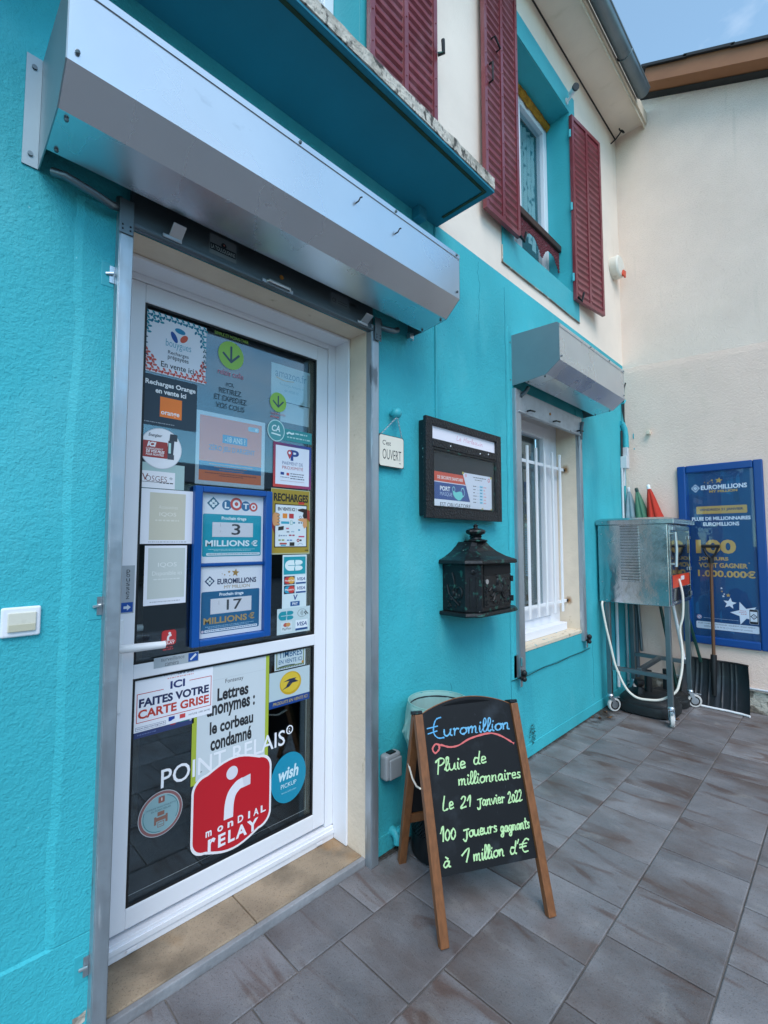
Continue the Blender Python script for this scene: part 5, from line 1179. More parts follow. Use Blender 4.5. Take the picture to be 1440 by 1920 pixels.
# round battery sticker (no mascot, a plain battery)
A = O_(); A.layer = 3; x, z_ = .587, 1.617; A.disc(x, z_, .069, 'd2d4da', .070, 48); A.up().disc(x, z_, .0665, 'f0f0f4', .0675, 48); A.up().poly([(.5225, 1.640), (.607, 1.640), (.612, 1.600), (.607, 1.584), (.5285, 1.584), (.5215, 1.60), (.5205, 1.62)], 'a3342f')
A.up().text('Energizer', .545, 1.652, .589, 1.666, '2a2b30', .01, .25); A.text('ICI', .541, 1.620, .571, 1.637, 'f4efef', .06, .25); A.text('CHANGEMENT', .538, 1.610, .594, 1.617, 'f0e4e4', .02, .2); A.text('DE VOS PILES', .538, 1.600, .598, 1.609, 'f4efef', .04, .2); A.text('POUR MONTRES', .538, 1.590, .596, 1.598, 'f0e4e4', .03, .2)
A.poly([(.607, 1.600), (.627, 1.600), (.630, 1.648), (.610, 1.648)], '3d3f49'); A.poly([(.613, 1.648), (.640, 1.648), (.640, 1.672), (.615, 1.672)], '34363f'); A.rect(.611, 1.604, .619, 1.640, 'b9e2df'); A.rect(.608, 1.583, .630, 1.600, '4b4c55')
A.build('battery_sticker', 'round white sticker with red band about watch battery changes', 'sticker', mat=m_vinyl)
A = O_(); A.rect(.525, 1.480, .668, 1.566, 'a8c4c2'); A.build('blank_sheet', 'plain pale green sheet behind the white regional sticker', 'sheet')
A = O_(); A.layer = 2; A.rect(.524, 1.481, .636, 1.538, 'eeeef2'); A.up().text('V', .529, 1.505, .548, 1.528, '8a2f2a', .0); A.text('OSGES', .540, 1.503, .609, 1.522, '6a2320', -.012); A.rect(.528, 1.500, .585, 1.5015, '3a3a3c'); A.small(.585, .632, 1.4985, .0035, '2a2a2c', 5); A.poly([(.615, 1.517), (.622, 1.522), (.629, 1.518), (.624, 1.512)], 'b9bcc0')
A.build('regional_sticker', 'small white rectangular sticker with dark red capitals under the battery sticker', 'sticker')
# two ivory tobacco-heater sheets
A = O_(); A.rect(.521, 1.293, .706, 1.478, 'eceef4'); A.up().rect(.556, 1.306, .675, 1.466, 'cfcbb8'); A.up(); A.text('Accessoires', .585, 1.412, .648, 1.424, 'e6e3d8', 0); A.text('IQOS', .588, 1.385, .644, 1.400, 'efece2', .0); A.small(.575, .656, 1.370, .005, 'e2dfd2', 3); A.small(.555, .69, 1.298, .003, 'b5b7bd', 4)
A.build('ivory_sheet', 'white sheet with plain beige panel, upper of two beside lottery frame', 'sheet')
A = O_(); A.layer = 1; A.rect(.545, 1.089, .684, 1.287, 'eceef4'); A.up().rect(.556, 1.110, .678, 1.279, 'c9cfc9'); A.up(); A.text('IQOS', .588, 1.213, .650, 1.230, 'e9ece8', 0); A.text('Disponible ici', .570, 1.183, .668, 1.201, 'e9ece8', 0); A.small(.575, .664, 1.172, .004, 'dfe3df', 6); A.small(.565, .668, 1.098, .003, 'b5b7bd', 7)
A.build('ivory_sheet', 'white sheet with grey green panel, lower of two beside lottery frame', 'sheet')
# parcel decals
def parcel(cx, cz, r, label, big):
    A = O_(); A.disc(cx, cz, r, '8fc043', r * 1.04, 44); A.up(); k = r / .052; dk = '2f4a55'
    def pill(p0, p1, w): A.line([p0, p1], w, dk); A.disc(p0[0], p0[1], w / 2, dk); A.disc(p1[0], p1[1], w / 2, dk)
    pill((cx, cz + .032 * k), (cx, cz - .022 * k), .0085 * k); A.up(); pill((cx, cz - .026 * k), (cx - .031 * k, cz + .002 * k), .0085 * k); A.up(); pill((cx, cz - .026 * k), (cx + .031 * k, cz + .006 * k), .0085 * k)
    if big:
        A.text('relais colis', .782, 1.931, .886, 1.952, 'c25b74', .0)
        for s, a, b, z0, z1 in (('ICI,', .817, .848, 1.888, 1.905), ('RETIREZ', .789, .879, 1.861, 1.880), ('ET EXPEDIEZ', .771, .903, 1.832, 1.852), ('VOS COLIS', .777, .893, 1.802, 1.822)): A.text(s, a, z0, b, z1, '24404f', .008)
        A.text('SIMPLE ET MOINS CHER', .766, 2.078, .905, 2.090, '8fb03c', .0)
    else: A.text('relais colis', 1.012, 1.822, 1.080, 1.833, 'c2808f', 0); A.text('pickup', 1.01, 1.806, 1.05, 1.818, 'd5707a', .01)
    A.build('parcel_decal', label, 'decal', 'green arrow decals on the door glass', mat=m_vinyl)
parcel(.834, 2.013, .052, 'large green disc decal with down arrow and parcel pickup lettering', True)
parcel(1.045, 1.876, .039, 'small green disc decal with down arrow beside the pale web shop card', False)
# orange age notice in a pale frame, inside the glass
A = I_(); A.rect(.709, 1.509, .990, 1.780, 'dfe4ea'); A.up().rect(.722, 1.524, .975, 1.765, 'fb7a34'); A.up().rect(.722, 1.563, .975, 1.596, '2f76a8'); A.rect(.810, 1.672, .912, 1.704, '2f86b4'); A.up().text('-18 ANS ?', .820, 1.677, .904, 1.699, 'f2ede8', .02); A.text("ZÉRO JEU D'ARGENT", .757, 1.634, .945, 1.664, '3f78a6', .012)
for k in range(3): A.small(.76 + .02 * k, .94 - .02 * k, 1.586 - .009 * k, .003, 'e8997a', k)
A.small(.745, .955, 1.552, .003, '7a3a22', 9); A.small(.80, .90, 1.545, .003, '7a3a22', 10); A.rrect(.915, 1.734, .962, 1.752, .006, '9ccbe0'); A.text('FDJ', .920, 1.738, .938, 1.748, 'f5f3f0', .02); A.disc(.951, 1.743, .006, 'f2f5f7')
A.build('age_notice', 'orange and blue under eighteen gambling notice in pale frame', 'notice')
# web shop card, bank decal
A = I_(); A.rect(1.015, 1.888, 1.210, 2.041, 'c6dcdf'); A.rect(1.193, 1.889, 1.209, 2.030, 'a9b0ae'); A.up().text('amazon.fr', 1.034, 1.987, 1.190, 2.023, '2d7f98', .0); A.line([(1.04, 1.984), (1.08, 1.976), (1.125, 1.982)], .004, 'd3a85c', 4); A.text('Recharge Amazon.fr', 1.055, 1.950, 1.178, 1.966, '5fa0ae', -.01); A.text('en vente ici', 1.080, 1.930, 1.15, 1.944, '5fa0ae', -.01)
A.rect(1.06, 1.80, 1.205, 1.884, 'c9d4d6'); A.build('web_shop_card', 'pale blue web shop card at the top right of door glass', 'poster')
A = O_(); A.rect(1.035, 1.722, 1.216, 1.772, '2f8f93'); A.up().disc(1.037, 1.756, .041, 'bfe0e0', .045, 40); A.up().disc(1.037, 1.756, .037, '4d979c', .041, 40); A.up().text('CA', 1.016, 1.752, 1.055, 1.779, 'e4f1f1', .02, .2); A.line([(1.016, 1.743), (1.056, 1.739)], .006, 'dcefee'); A.line([(1.090, 1.752), (1.10, 1.758), (1.112, 1.754), (1.122, 1.757)], .008, 'dcefee'); A.small(1.13, 1.212, 1.755, .006, 'b9dada', 2); A.small(1.09, 1.212, 1.735, .006, 'a9d0d0', 3)
A.build('bank_decal', 'round teal bank decal with strip above the payment plaque', 'decal', mat=m_vinyl)
# payment plaque, purple to blue edge
A = O_(); A.layer = 2; 
for k in range(12):
    a, b = k / 12, (k + 1) / 12; mixc = lambda c0, c1, t: '%02x%02x%02x' % tuple(int(int(c0[i:i + 2], 16) * (1 - t) + int(c1[i:i + 2], 16) * t) for i in (0, 2, 4))
    A.rect(1.025 + .189 * a, 1.698, 1.025 + .189 * b, 1.710, mixc('8a2f5c', '1f4f9c', a)); A.rect(1.025 + .189 * a, 1.525, 1.025 + .189 * b, 1.537, mixc('cf4436', '8a3a72', a))
    A.rect(1.025, 1.537 + .161 * a, 1.036, 1.537 + .161 * b, mixc('c8413c', '8a2f5c', a)); A.rect(1.203, 1.537 + .161 * a, 1.214, 1.537 + .161 * b, mixc('8a3a72', '1f4f9c', a))
A.rect(1.036, 1.537, 1.203, 1.698, 'e4e8f2'); A.up().text('P', 1.108, 1.640, 1.150, 1.686, '1d3f86', .03); A.disc(1.103, 1.672, .0125, 'b8404c'); A.poly([(1.0915, 1.667), (1.1145, 1.667), (1.103, 1.645)], 'b8404c'); A.up().disc(1.103, 1.672, .006, 'e4e8f2')
A.text('PAIEMENT DE', 1.068, 1.621, 1.170, 1.634, '2e4a86', -.01); A.text('PROXIMITÉ', 1.068, 1.602, 1.172, 1.618, 'b5404a', -.006); A.rect(1.060, 1.577, 1.077, 1.588, '1f3f8a'); A.rect(1.089, 1.576, 1.102, 1.587, 'c33f42')
for k in range(3): A.small(1.108, 1.18, 1.583 - .010 * k, .0035, '4a5166', k)
A.small(1.06, 1.103, 1.566, .003, '7d8496', 8); A.small(1.06, 1.18, 1.552, .0015, 'b6808a', 9); A.build('payment_plaque', 'white square payment plaque with purple and blue edge', 'sticker', mat=m_vinyl)
# ochre top-up poster
A = O_(); A.layer = 1; A.rect(1.018, 1.249, 1.210, 1.519, 'b3b894'); A.up().rect(1.020, 1.254, 1.206, 1.516, 'a38c2f'); A.up().text('RECHARGES', 1.030, 1.466, 1.200, 1.500, '23211c', .04); A.rect(1.150, 1.458, 1.180, 1.468, 'c33a30'); A.rect(1.035, 1.277, 1.195, 1.456, '1f1d1a'); A.up().rect(1.039, 1.281, 1.191, 1.452, 'd9e2e6'); A.up()
A.text('EN VENTE ICI !', 1.050, 1.428, 1.140, 1.442, '24262b', .03)
A.rect(1.073, 1.397, 1.095, 1.417, 'e08a35'); A.rect(1.104, 1.397, 1.127, 1.417, 'b83238'); A.ring(1.160, 1.404, .004, .006, '4a6a8a'); A.rect(1.066, 1.374, 1.105, 1.384, '38a3bd'); A.frame(1.11, 1.371, 1.121, 1.388, .0015, '4aa88c'); A.small(1.124, 1.146, 1.376, .007, '3b8fa8', 3); A.small(1.150, 1.186, 1.377, .006, '5a6a7a', 4)
A.poly([(1.052, 1.346), (1.078, 1.349), (1.079, 1.365), (1.053, 1.361)], '2b2622'); A.small(1.09, 1.108, 1.352, .006, 'c2607a', 5); A.rect(1.093, 1.339, 1.106, 1.343, '2b3a55'); A.small(1.12, 1.136, 1.352, .007, '5a7a4a', 6); A.small(1.116, 1.14, 1.340, .004, '6a9ab5', 7); A.small(1.15, 1.182, 1.346, .007, '4a9ab5', 8)
A.poly([(1.054, 1.322), (1.06, 1.322), (1.058, 1.332)], '22305c'); A.small(1.063, 1.095, 1.323, .005, '7f95a8', 9); A.small(1.104, 1.140, 1.324, .006, 'a33a55', 10); A.rect(1.152, 1.319, 1.182, 1.325, 'c2456a'); A.small(1.054, 1.086, 1.304, .006, '8a9a55', 11); A.small(1.095, 1.13, 1.304, .005, '4a7ab0', 12); A.ring(1.150, 1.306, .003, .007, 'a02f35'); A.small(1.158, 1.18, 1.303, .007, '2a2a30', 13)
A.rrect(1.060, 1.289, 1.094, 1.296, .002, 'b04a48'); A.rrect(1.065, 1.283, 1.090, 1.288, .001, '3aa5c0'); A.rect(1.108, 1.283, 1.132, 1.298, '26251f'); A.line([(1.148, 1.286), (1.16, 1.294), (1.175, 1.288)], .0015, '8a98a5', 3); A.small(1.185, 1.202, 1.262, .004, '2b2718', 14)
A.up()
A.poly([(1.192, 1.437), (1.208, 1.434), (1.209, 1.385), (1.194, 1.399)], '9c3326')
for q in ([(1.145, 1.436), (1.170, 1.441), (1.194, 1.439), (1.196, 1.404), (1.180, 1.394), (1.172, 1.410), (1.176, 1.424), (1.150, 1.430)],): A.poly(q, '2a1c14'); A.up().poly([(x * .94 + 1.176 * .06, z_ * .94 + 1.42 * .032) for x, z_ in q], 'd49a68')
A.poly([(1.022, 1.385), (1.034, 1.370), (1.034, 1.335), (1.024, 1.36)], '9c3326')
A.up()
for k in range(4): A.disc(1.043, 1.411 - .0125 * k, .0165, '2a1c14', .0075, 16, -8)
A.up(); A.disc(1.036, 1.392, .0125, 'd49a68', .028, 18)
for k in range(4): A.disc(1.044, 1.411 - .0125 * k, .0145, 'd49a68', .0055, 16, -8)
A.build('ochre_poster', 'ochre RECHARGES poster with drawn hands holding a white list', 'poster')
# card stickers
def cb(A, x, z_, s, fg, bg):
    A.disc(x - .022 * s, z_, .021 * s, fg, .019 * s, 24); A.rect(x - .024 * s, z_ - .019 * s, x - .004 * s, z_ + .019 * s, fg); A.rect(x + .001 * s, z_ - .019 * s, x + .014 * s, z_ + .019 * s, fg); A.rect(x - .03 * s, z_ - .0012, x + .030 * s, z_ + .0012, bg); A.disc(x + .016 * s, z_ + .0100 * s, .017 * s, fg, .0088 * s, 20); A.disc(x + .016 * s, z_ - .0100 * s, .017 * s, fg, .0088 * s, 20)
def visa(A, x0, z0, x1, z1):
    A.rect(x0, z0, x1, z1, 'dfe8ee'); A.up(); A.rect(x0, z0, x1, z0 + (z1 - z0) * .2, '1b4a86'); A.text('VISA', x0 + (x1 - x0) * .12, z0 + (z1 - z0) * .4, x1 - (x1 - x0) * .06, z0 + (z1 - z0) * .8, '20457f', .02, .25); A.layer -= 1
A = O_(); A.layer = 1; A.rect(1.076, 1.027, 1.196, 1.246, 'cfe0e4'); A.up().rect(1.082, 1.165, 1.190, 1.238, '1d97a6'); A.up(); cb(A, 1.137, 1.202, 1.15, 'dcebec', '1d97a6'); A.layer -= 1
A.rect(1.084, 1.124, 1.136, 1.158, '2b3348'); A.up().disc(1.102, 1.141, .0165, 'c8403c', .0145); A.up().disc(1.120, 1.141, .0165, 'd9a24a', .0145); A.up().text('MasterCard', 1.088, 1.137, 1.134, 1.144, 'f0e9e4', .02); A.layer -= 3; visa(A, 1.142, 1.124, 1.192, 1.158)
A.rect(1.084, 1.086, 1.136, 1.120, '2b3348'); A.up().disc(1.102, 1.103, .0165, '2b9ab8', .0145); A.up().disc(1.120, 1.103, .0165, 'c8403c', .0145); A.up().text('Maestro', 1.090, 1.099, 1.132, 1.107, 'f0e9e4', .02); A.layer -= 3; visa(A, 1.142, 1.086, 1.192, 1.120)
A.text('V', 1.130, 1.058, 1.152, 1.080, '20457f', .03, .1); A.rect(1.116, 1.034, 1.162, 1.053, '20558f'); A.up().text('PAY', 1.126, 1.038, 1.153, 1.049, 'e8eef2', .02); A.build('card_strip', 'tall teal and white bank card strip on the door glass', 'sticker', mat=m_vinyl)
A = O_(); A.layer = 3; A.rect(1.053, .924, 1.215, 1.028, 'bfd2d6'); A.up(); cb(A, 1.100, .998, .95, '1d8f9e', 'bfd2d6'); A.ring(1.175, 1.002, .0215, .023, '2b3a44', k=.72); 
for k in range(3): A.ring(1.162, 1.002, .006 + .005 * k, .0075 + .005 * k, '2b3a44', -45, 45, 8)
A.line([(1.195, .994), (1.185, 1.004), (1.19, 1.008), (1.205, .996)], .004, '2b3a44'); A.rect(1.072, .932, 1.125, .972, 'cfdcdf'); A.up(); A.disc(1.094, .961, .011, 'b2524a', .008); A.up(); A.disc(1.106, .961, .011, 'c8925a', .008); A.text('PayPass', 1.078, .938, 1.120, .950, '4a545c', 0, .1); A.layer -= 2; visa(A, 1.142, .932, 1.203, .974)
A.build('contactless_sticker', 'small contactless card sticker just under the card strip', 'sticker', mat=m_vinyl)
# frame for the lottery sheets
t = thing('lottery_frame', 'blue plastic frame holding two jackpot sheets on door', 'poster frame', (.855, .20, .935))
b = MB(); X0, X1, Z0, Z1, fw_ = .699, 1.011, .932, 1.500, .028
for q in ((X0, X0 + fw_, Z0, Z1), (X1 - fw_, X1, Z0, Z1), (X0 + fw_, X1 - fw_, Z0, Z0 + .022), (X0 + fw_, X1 - fw_, Z1 - .022, Z1)): b.box(q[0], q[1], .184, .2085, q[2], q[3])
b.box(X0 + fw_, X1 - fw_, .198, .206, 1.210, 1.222); b.build('frame', m_bluepl, t, bevel=.007, segs=3)
b = MB(); b.box(X0 + .02, X1 - .02, .2065, .2088, Z0 + .015, Z1 - .015); b.build('backing', m_bluepl, t)
b = MB(); b.box(X0 + fw_, X1 - fw_, .1905, .1915, Z0 + .022, Z1 - .022); b.build('cover_sheet', m_glass2, t)
def clover(A, x, z_, s, fg, bg):
    A.poly([(x, z_ + s), (x - s, z_), (x, z_ - s), (x + s, z_)], fg); A.up()
    for k in range(4): A.disc(x + .36 * s * math.cos(R(90 * k)), z_ + .36 * s * math.sin(R(90 * k)), .25 * s, bg, n=16)
    A.up().poly([(x + .05 * s, z_), (x + .3 * s, z_ + .12 * s), (x + .3 * s, z_ - .06 * s)], fg); A.layer -= 2
A = Art((0, .2060, 0)); A.rect(.728, 1.223, .981, 1.477, 'e6e7ee'); A.up().rrect(.737, 1.246, .973, 1.402, .006, '149bb0'); clover(A, .775, 1.441, .024, '2a6a86', 'e6ecee')
A.disc(.828, 1.437, .019, '2d6f9c'); A.disc(.866, 1.443, .0245, 'd0504a'); A.up(); A.disc(.905, 1.437, .019, '2d6f9c'); A.disc(.938, 1.435, .0175, 'd0504a'); A.up().text('L', .819, 1.425, .837, 1.449, 'eef1f4', .032); A.disc(.866, 1.443, .0155, 'eef1f4'); A.text('T', .894, 1.426, .917, 1.447, 'eef1f4', .032); A.disc(.938, 1.435, .0105, 'eef1f4'); A.up().disc(.866, 1.443, .0075, 'd0504a'); A.disc(.938, 1.435, .0048, 'd0504a')
A.text('Prochain tirage', .808, 1.378, .908, 1.394, 'e8f3f5', .03); A.rect(.773, 1.318, .937, 1.372, 'd9d9e0'); A.up().text('3', .848, 1.326, .884, 1.367, '3a3e45', .01); A.rect(.803, 1.355, .8042, 1.369, '9a9aa2'); A.rect(.803, 1.335, .8042, 1.342, '9a9aa2'); A.text('MILLIONS', .748, 1.283, .923, 1.306, 'e6f1f5', .03); A.text('€', .931, 1.283, .958, 1.306, 'e6f1f5', .03); A.small(.76, .95, 1.271, .0025, 'a9dbe2', 1); A.small(.78, .93, 1.266, .0025, 'a9dbe2', 2); A.rrect(.752, 1.250, .968, 1.259, .003, 'dfeaf0'); A.up().small(.757, .965, 1.2535, .003, '5f8a9a', 3)
A.build('jackpot_sheet', 'turquoise LOTO sheet reading 3 MILLIONS in top of blue frame', 'poster')
A = Art((0, .2060, 0)); A.rect(.729, .956, .981, 1.209, 'e6e7ee'); A.up().rrect(.738, .972, .970, 1.120, .006, '17618c'); clover(A, .768, 1.157, .019, '1f3f66', 'e6ecee')
A.star(.868, 1.184, .016, 'a8854a', 8); A.star(.842, 1.188, .006, 'a8854a'); A.star(.825, 1.178, .004, 'a8854a'); A.star(.845, 1.174, .003, 'a8854a'); A.star(.815, 1.182, .0025, 'a8854a'); A.up()
A.text('EUROMILLIONS', .797, 1.144, .955, 1.164, '23355a', .03); A.text('MY MILLION', .824, 1.127, .928, 1.139, 'a58a5a', .0); A.text('Prochain tirage', .806, 1.098, .902, 1.113, 'e8eef5', .03); A.rect(.773, 1.038, .936, 1.093, 'd9d9e0'); A.up().text('17', .835, 1.048, .896, 1.086, '3a3e45', .01); A.rect(.804, 1.07, .8052, 1.085, '9a9aa2'); A.text('MILLIONS', .748, 1.003, .918, 1.027, 'b0935c', .03); A.text('€', .925, 1.005, .950, 1.029, 'b0935c', .03); A.small(.755, .95, .993, .0025, '8fb5cf', 1); A.small(.765, .93, .988, .0025, '8fb5cf', 2); A.rrect(.752, .975, .962, .984, .003, 'dfe6f0'); A.up().small(.757, .958, .9785, .003, '5f7a9a', 3); A.disc(.745, .979, .005, 'd9c9d9')
A.build('jackpot_sheet', 'navy EUROMILLIONS sheet reading 17 MILLIONS in bottom of blue frame', 'poster')
# door signs
A = O_(); A.rrect(.607, .951, .655, 1.001, .010, 'c23a3c'); A.up(); A.disc(.633, .990, .0045, 'f2eaea'); A.line([(.628, .968), (.629, .979), (.637, .984)], .007, 'f2eaea', 3); A.text('MONDIAL', .614, .964, .650, .968, 'f2eaea', .02); A.text('rELAY', .614, .954, .651, .9635, 'f2eaea', .032); A.small(.612, .652, .942, .004, 'b5494c', 1); A.small(.612, .648, .935, .004, 'b5494c', 2)
A.build('parcel_sticker', 'tiny red parcel relay sticker beside the door handle', 'sticker', mat=m_vinyl)
A = Art((0, .1993, 0)); A.rect(.474, 1.072, .514, 1.224, 'a9b0b6'); A.up().rect(.477, 1.076, .511, 1.107, '1c4f9e')
for k, ch in enumerate('poussez'): A.text(ch, .4895, 1.2005 - .0138 * k - (.004 if ch == 'p' else 0), .500, 1.211 - .0138 * k, '22262c', -.005)
A.up().poly([(.484, 1.087), (.494, 1.087), (.494, 1.081), (.505, 1.091), (.494, 1.101), (.494, 1.095), (.484, 1.095)], 'cdd6e2'); A.build('push_sign', 'narrow grey vertical POUSSEZ sign on the door stile', 'sign', mat=m_vinyl)
A = Art((0, .1993, 0)); A.rect(.581, .8825, .731, .9185 - .002, 'aab4ba'); A.up().rect(.695, .885, .729, .914, '1c4f9e'); A.text('surveillance', .604, .901, .681, .914, '22262c', -.01); A.text('caméra', .617, .885, .662, .899, '22262c', -.01); A.up().poly([(.700, .893), (.704, .889), (.724, .905), (.719, .911)], 'd6dde6'); A.build('camera_sign', 'grey and blue SURVEILLANCE CAMÉRA strip on the door middle rail', 'sign', mat=m_vinyl)
# vehicle registration poster with the blue one under it
A = O_(); A.rect(.530, .668, .724, .700, '33406f'); A.up(); A.poly([(.640, .690), (.665, .690), (.660, .682), (.645, .682)], 'a33a48'); A.poly([(.668, .692), (.715, .692), (.71, .684), (.675, .684)], '2f8a86'); A.disc(.712, .684, .004, 'b5b9c2'); A.small(.54, .60, .676, .003, '6a78a5', 3); A.build('blue_poster', 'dark blue poster showing as a strip under the registration poster', 'poster')
A = O_(); A.layer = 4; A.rect(.528, .687, .789, .869, 'eef0f6'); A.up(); c = 'c23c3a'; w_ = .0022
A.poly([(.601, .863), (.624, .861), (.620, .849)], 'a9adc0'); A.text('eDépôt', .618, .846, .660, .859, 'b0b4c4', .0); A.text('Carte Grise', .663, .847, .719, .858, '3a4468', .015); A.small(.63, .72, .838, .0035, 'e0a5a5', 7)
A.rect(.535, .7155, .784, .7155 + w_, c); A.rect(.535, .7155, .535 + w_, .806, c); A.rect(.784 - w_, .7155, .784, .819, c); A.rect(.535, .806, .618, .806 + w_, c); A.rect(.704, .818, .784, .818 + w_, c)
A.text('ICI', .640, .803, .689, .829, '1e2f6b', .032); A.text('FAITES VOTRE', .542, .763, .775, .791, '1e2a55', .04); A.text('CARTE GRISE', .540, .727, .776, .756, 'bf3a2e', .032); A.rect(.637, .697, .657, .711, '1f3f9a'); A.rect(.674, .697, .693, .711, 'd0464a'); A.poly([(.645, .697), (.657, .697), (.657, .702), (.650, .700)], 'eef0f6'); A.frame(.534, .691, .628, .703, .001, '6a7090'); A.text('www.depotcartegrise.fr', .537, .693, .625, .701, '2e3a66', .0); A.text('HOTLINE : 0 892 344 992', .705, .699, .781, .705, '3a3f55', 0)
A.build('registration_poster', 'white CARTE GRISE registration poster with red border line', 'poster')
# newspaper bill
A = O_(); A.rect(.718, .455, 1.021, .8595, 'a9b83c'); A.up().rect(.735, .466, 1.006, .853, 'cdd6da'); A.up().rect(.735, .800, 1.0, .8008, 'b7bfc4'); A.text('Fontenay', .838, .776, .910, .796, '33363c', .0)
for s, a, b, z0, z1 in (('Lettres', .808, .932, .722, .768), ('anonymes :', .770, .960, .660, .712), ('le corbeau', .782, .954, .610, .655), ('condamné', .786, .948, .552, .603)): A.text(s, a, z0, b, z1, '24272c', .034)
A.small(.745, .76, .492, .003, '6a7075', 3); A.build('newspaper_bill', 'newspaper bill with bold black headline in lime green edging', 'poster')
A = O_(); A.layer = 2; A.rect(1.045, .784, 1.194, .867, 'bccdd2'); A.up().frame(1.053, .791, 1.187, .861, .004, '6a7a3f'); 
for k in range(17): A.disc(1.056 + .008 * k, .863, .0025, '2c4250', n=8); A.disc(1.056 + .008 * k, .789, .0025, '2c4250', n=8)
A.text('TIMBRES', 1.064, .830, 1.177, .856, '1f5a85', .01); A.text('EN VENTE ICI', 1.064, .806, 1.177, .823, '1f5a85', .01); A.disc(1.180, .800, .005, 'c2893a'); A.line([(1.065, .795), (1.10, .798), (1.14, .796)], .0035, '2c4250'); A.build('stamp_sticker', 'small blue TIMBRES stamp sticker at right of lower pane', 'sticker', mat=m_vinyl)
A = O_(); A.layer = 2; A.rect(1.022, .640, 1.217, .779, 'b9cbd0'); A.rect(1.022, .6395, 1.217, .668, '1d4386'); A.up().text('PRODUITS EN VENTE ICI', 1.040, .648, 1.207, .660, 'c9b25a', .0, .2); A.disc(1.122, .724, .052, 'c9a52a', .046, 40); A.up().disc(1.120, .727, .046, 'd9bb3f', .039, 40)
A.up().poly([(1.086, .733), (1.115, .741), (1.150, .741), (1.142, .735), (1.12, .733)], '26324f'); A.poly([(1.115, .7325), (1.142, .7345), (1.160, .724), (1.105, .722)], '26324f'); A.poly([(1.105, .7215), (1.13, .7225), (1.115, .710), (1.080, .702), (1.10, .712)], '26324f'); A.build('post_sticker', 'pale sticker with yellow oval bird emblem and blue strip', 'sticker', mat=m_vinyl)
# parcel relay decal lettering and big red logo
A = O_(); A.layer = 5; A.text('POINT RELAIS', .618, .485, 1.098, .545, 'eef0f4', .008, 0, 0); A.text('®', 1.103, .520, 1.136, .556, 'eef0f4', .02); A.build('relay_lettering', 'large white POINT RELAIS letters across the lower pane', 'decal', mat=m_vinyl)
def squarcle(A, x0, z0, x1, z1, c, ins=0.0, r=.052):
    x0, z0, x1, z1 = x0 + ins, z0 + ins, x1 - ins, z1 - ins; P = []
    bow = .030
    for cx, cz, a0 in ((x1 - r, z1 - r - bow, 0), (x0 + r, z1 - r - bow, 90), (x0 + r, z0 + r + bow, 180), (x1 - r, z0 + r + bow, 270)):
        P += [(cx + r * math.cos(R(a0 + 11 * k)), cz + r * math.sin(R(a0 + 11 * k))) for k in range(9)]
        if a0 == 0: P += [((x1 - r) + ((x0 + r) - (x1 - r)) * k / 10, z1 - bow + bow * math.sin(math.pi * k / 10)) for k in range(1, 10)]
        if a0 == 180: P += [((x0 + r) + ((x1 - r) - (x0 + r)) * k / 10, z0 + bow - bow * math.sin(math.pi * k / 10)) for k in range(1, 10)]
    A.poly(P, c)
A = O_(); A.layer = 7; squarcle(A, .721, .178, 1.037, .509, 'f0eef0'); A.up(); squarcle(A, .721, .178, 1.037, .509, 'c4202c', .008, .048); A.up(); A.disc(.871, .452, .0225, 'e2dfe6', .0235, 30)
A.line([(.860, .305), (.862, .345), (.872, .378), (.893, .398), (.905, .402)], .036, 'eceaf0', 6); A.poly([(.912, .384), (.946, .386), (.946, .424), (.912, .420)], 'dcdae2')
for k, (ch, cx) in enumerate(zip('monDIAL', (.786, .829, .868, .908, .943, .972, 1.003))):
    w_ = .004 if ch == 'I' else .011; hh = .020 if ch in 'mon' else .026; A.text(ch, cx - w_, .262, cx + w_, .262 + hh, 'f0eef2', .03)
for ch, a, b in (('r', .784, .812), ('E', .822, .850), ('L', .860, .886), ('A', .890, .935), ('Y', .935, .982)): A.text(ch, a, .208, b, .252, 'f2f0f4', .032)
A.build('relay_logo', 'big red rounded parcel relay logo on lower pane', 'decal', mat=m_vinyl)
A = O_(); A.layer = 3; A.disc(1.119, .351, .083, '1b8fae', .097, 48); A.up().text('wish', 1.070, .345, 1.165, .395, 'cfe9f0', .03, .2); A.text('PICKUP', 1.082, .315, 1.155, .332, 'd6edf2', .0); A.text('www.wish.com', 1.085, .294, 1.155, .302, '9fd3e0', 0); A.build('pickup_decal', 'round turquoise pickup decal right of the big red logo', 'decal', mat=m_vinyl)
A = O_(); x, z_ = .621, .406; A.disc(x, z_, .071, 'b9c3c6', .071, 48); A.up().disc(x, z_, .0690, '8a5f60', .0690, 48); A.up().disc(x, z_, .0605, 'b6c6c6', .0605, 48); A.up().disc(x, z_, .0590, '86aab0', .0590, 48); A.up().ring(x, z_, .0545, .0565, '3f7a80', -30, 70); A.ring(x, z_, .0545, .0565, '3f7a80', 160, 270)
A.rrect(.612, .440, .632, .460, .003, '8a5a52'); c = '8a6458'; A.rect(.610, .400, .632, .413, c); A.rect(.602, .384, .640, .396, c); A.rect(.600, .374, .607, .400, c); A.rect(.636, .374, .643, .400, c); A.frame(.611, .364, .632, .381, .002, c); A.rect(.615, .370, .628, .372, c); A.up().rect(.621, .446, .624, .456, 'd8dada'); A.text("J'IMPRIME MON ÉTIQUETTE !", .573, .424, .672, .432, '4f6a70', 0, 0); A.text('EN POINT RELAIS', .590, .416, .652, .422, '4f6a70', 0); A.build('printer_decal', 'round grey green decal with printer symbol at lower left', 'decal', mat=m_vinyl)

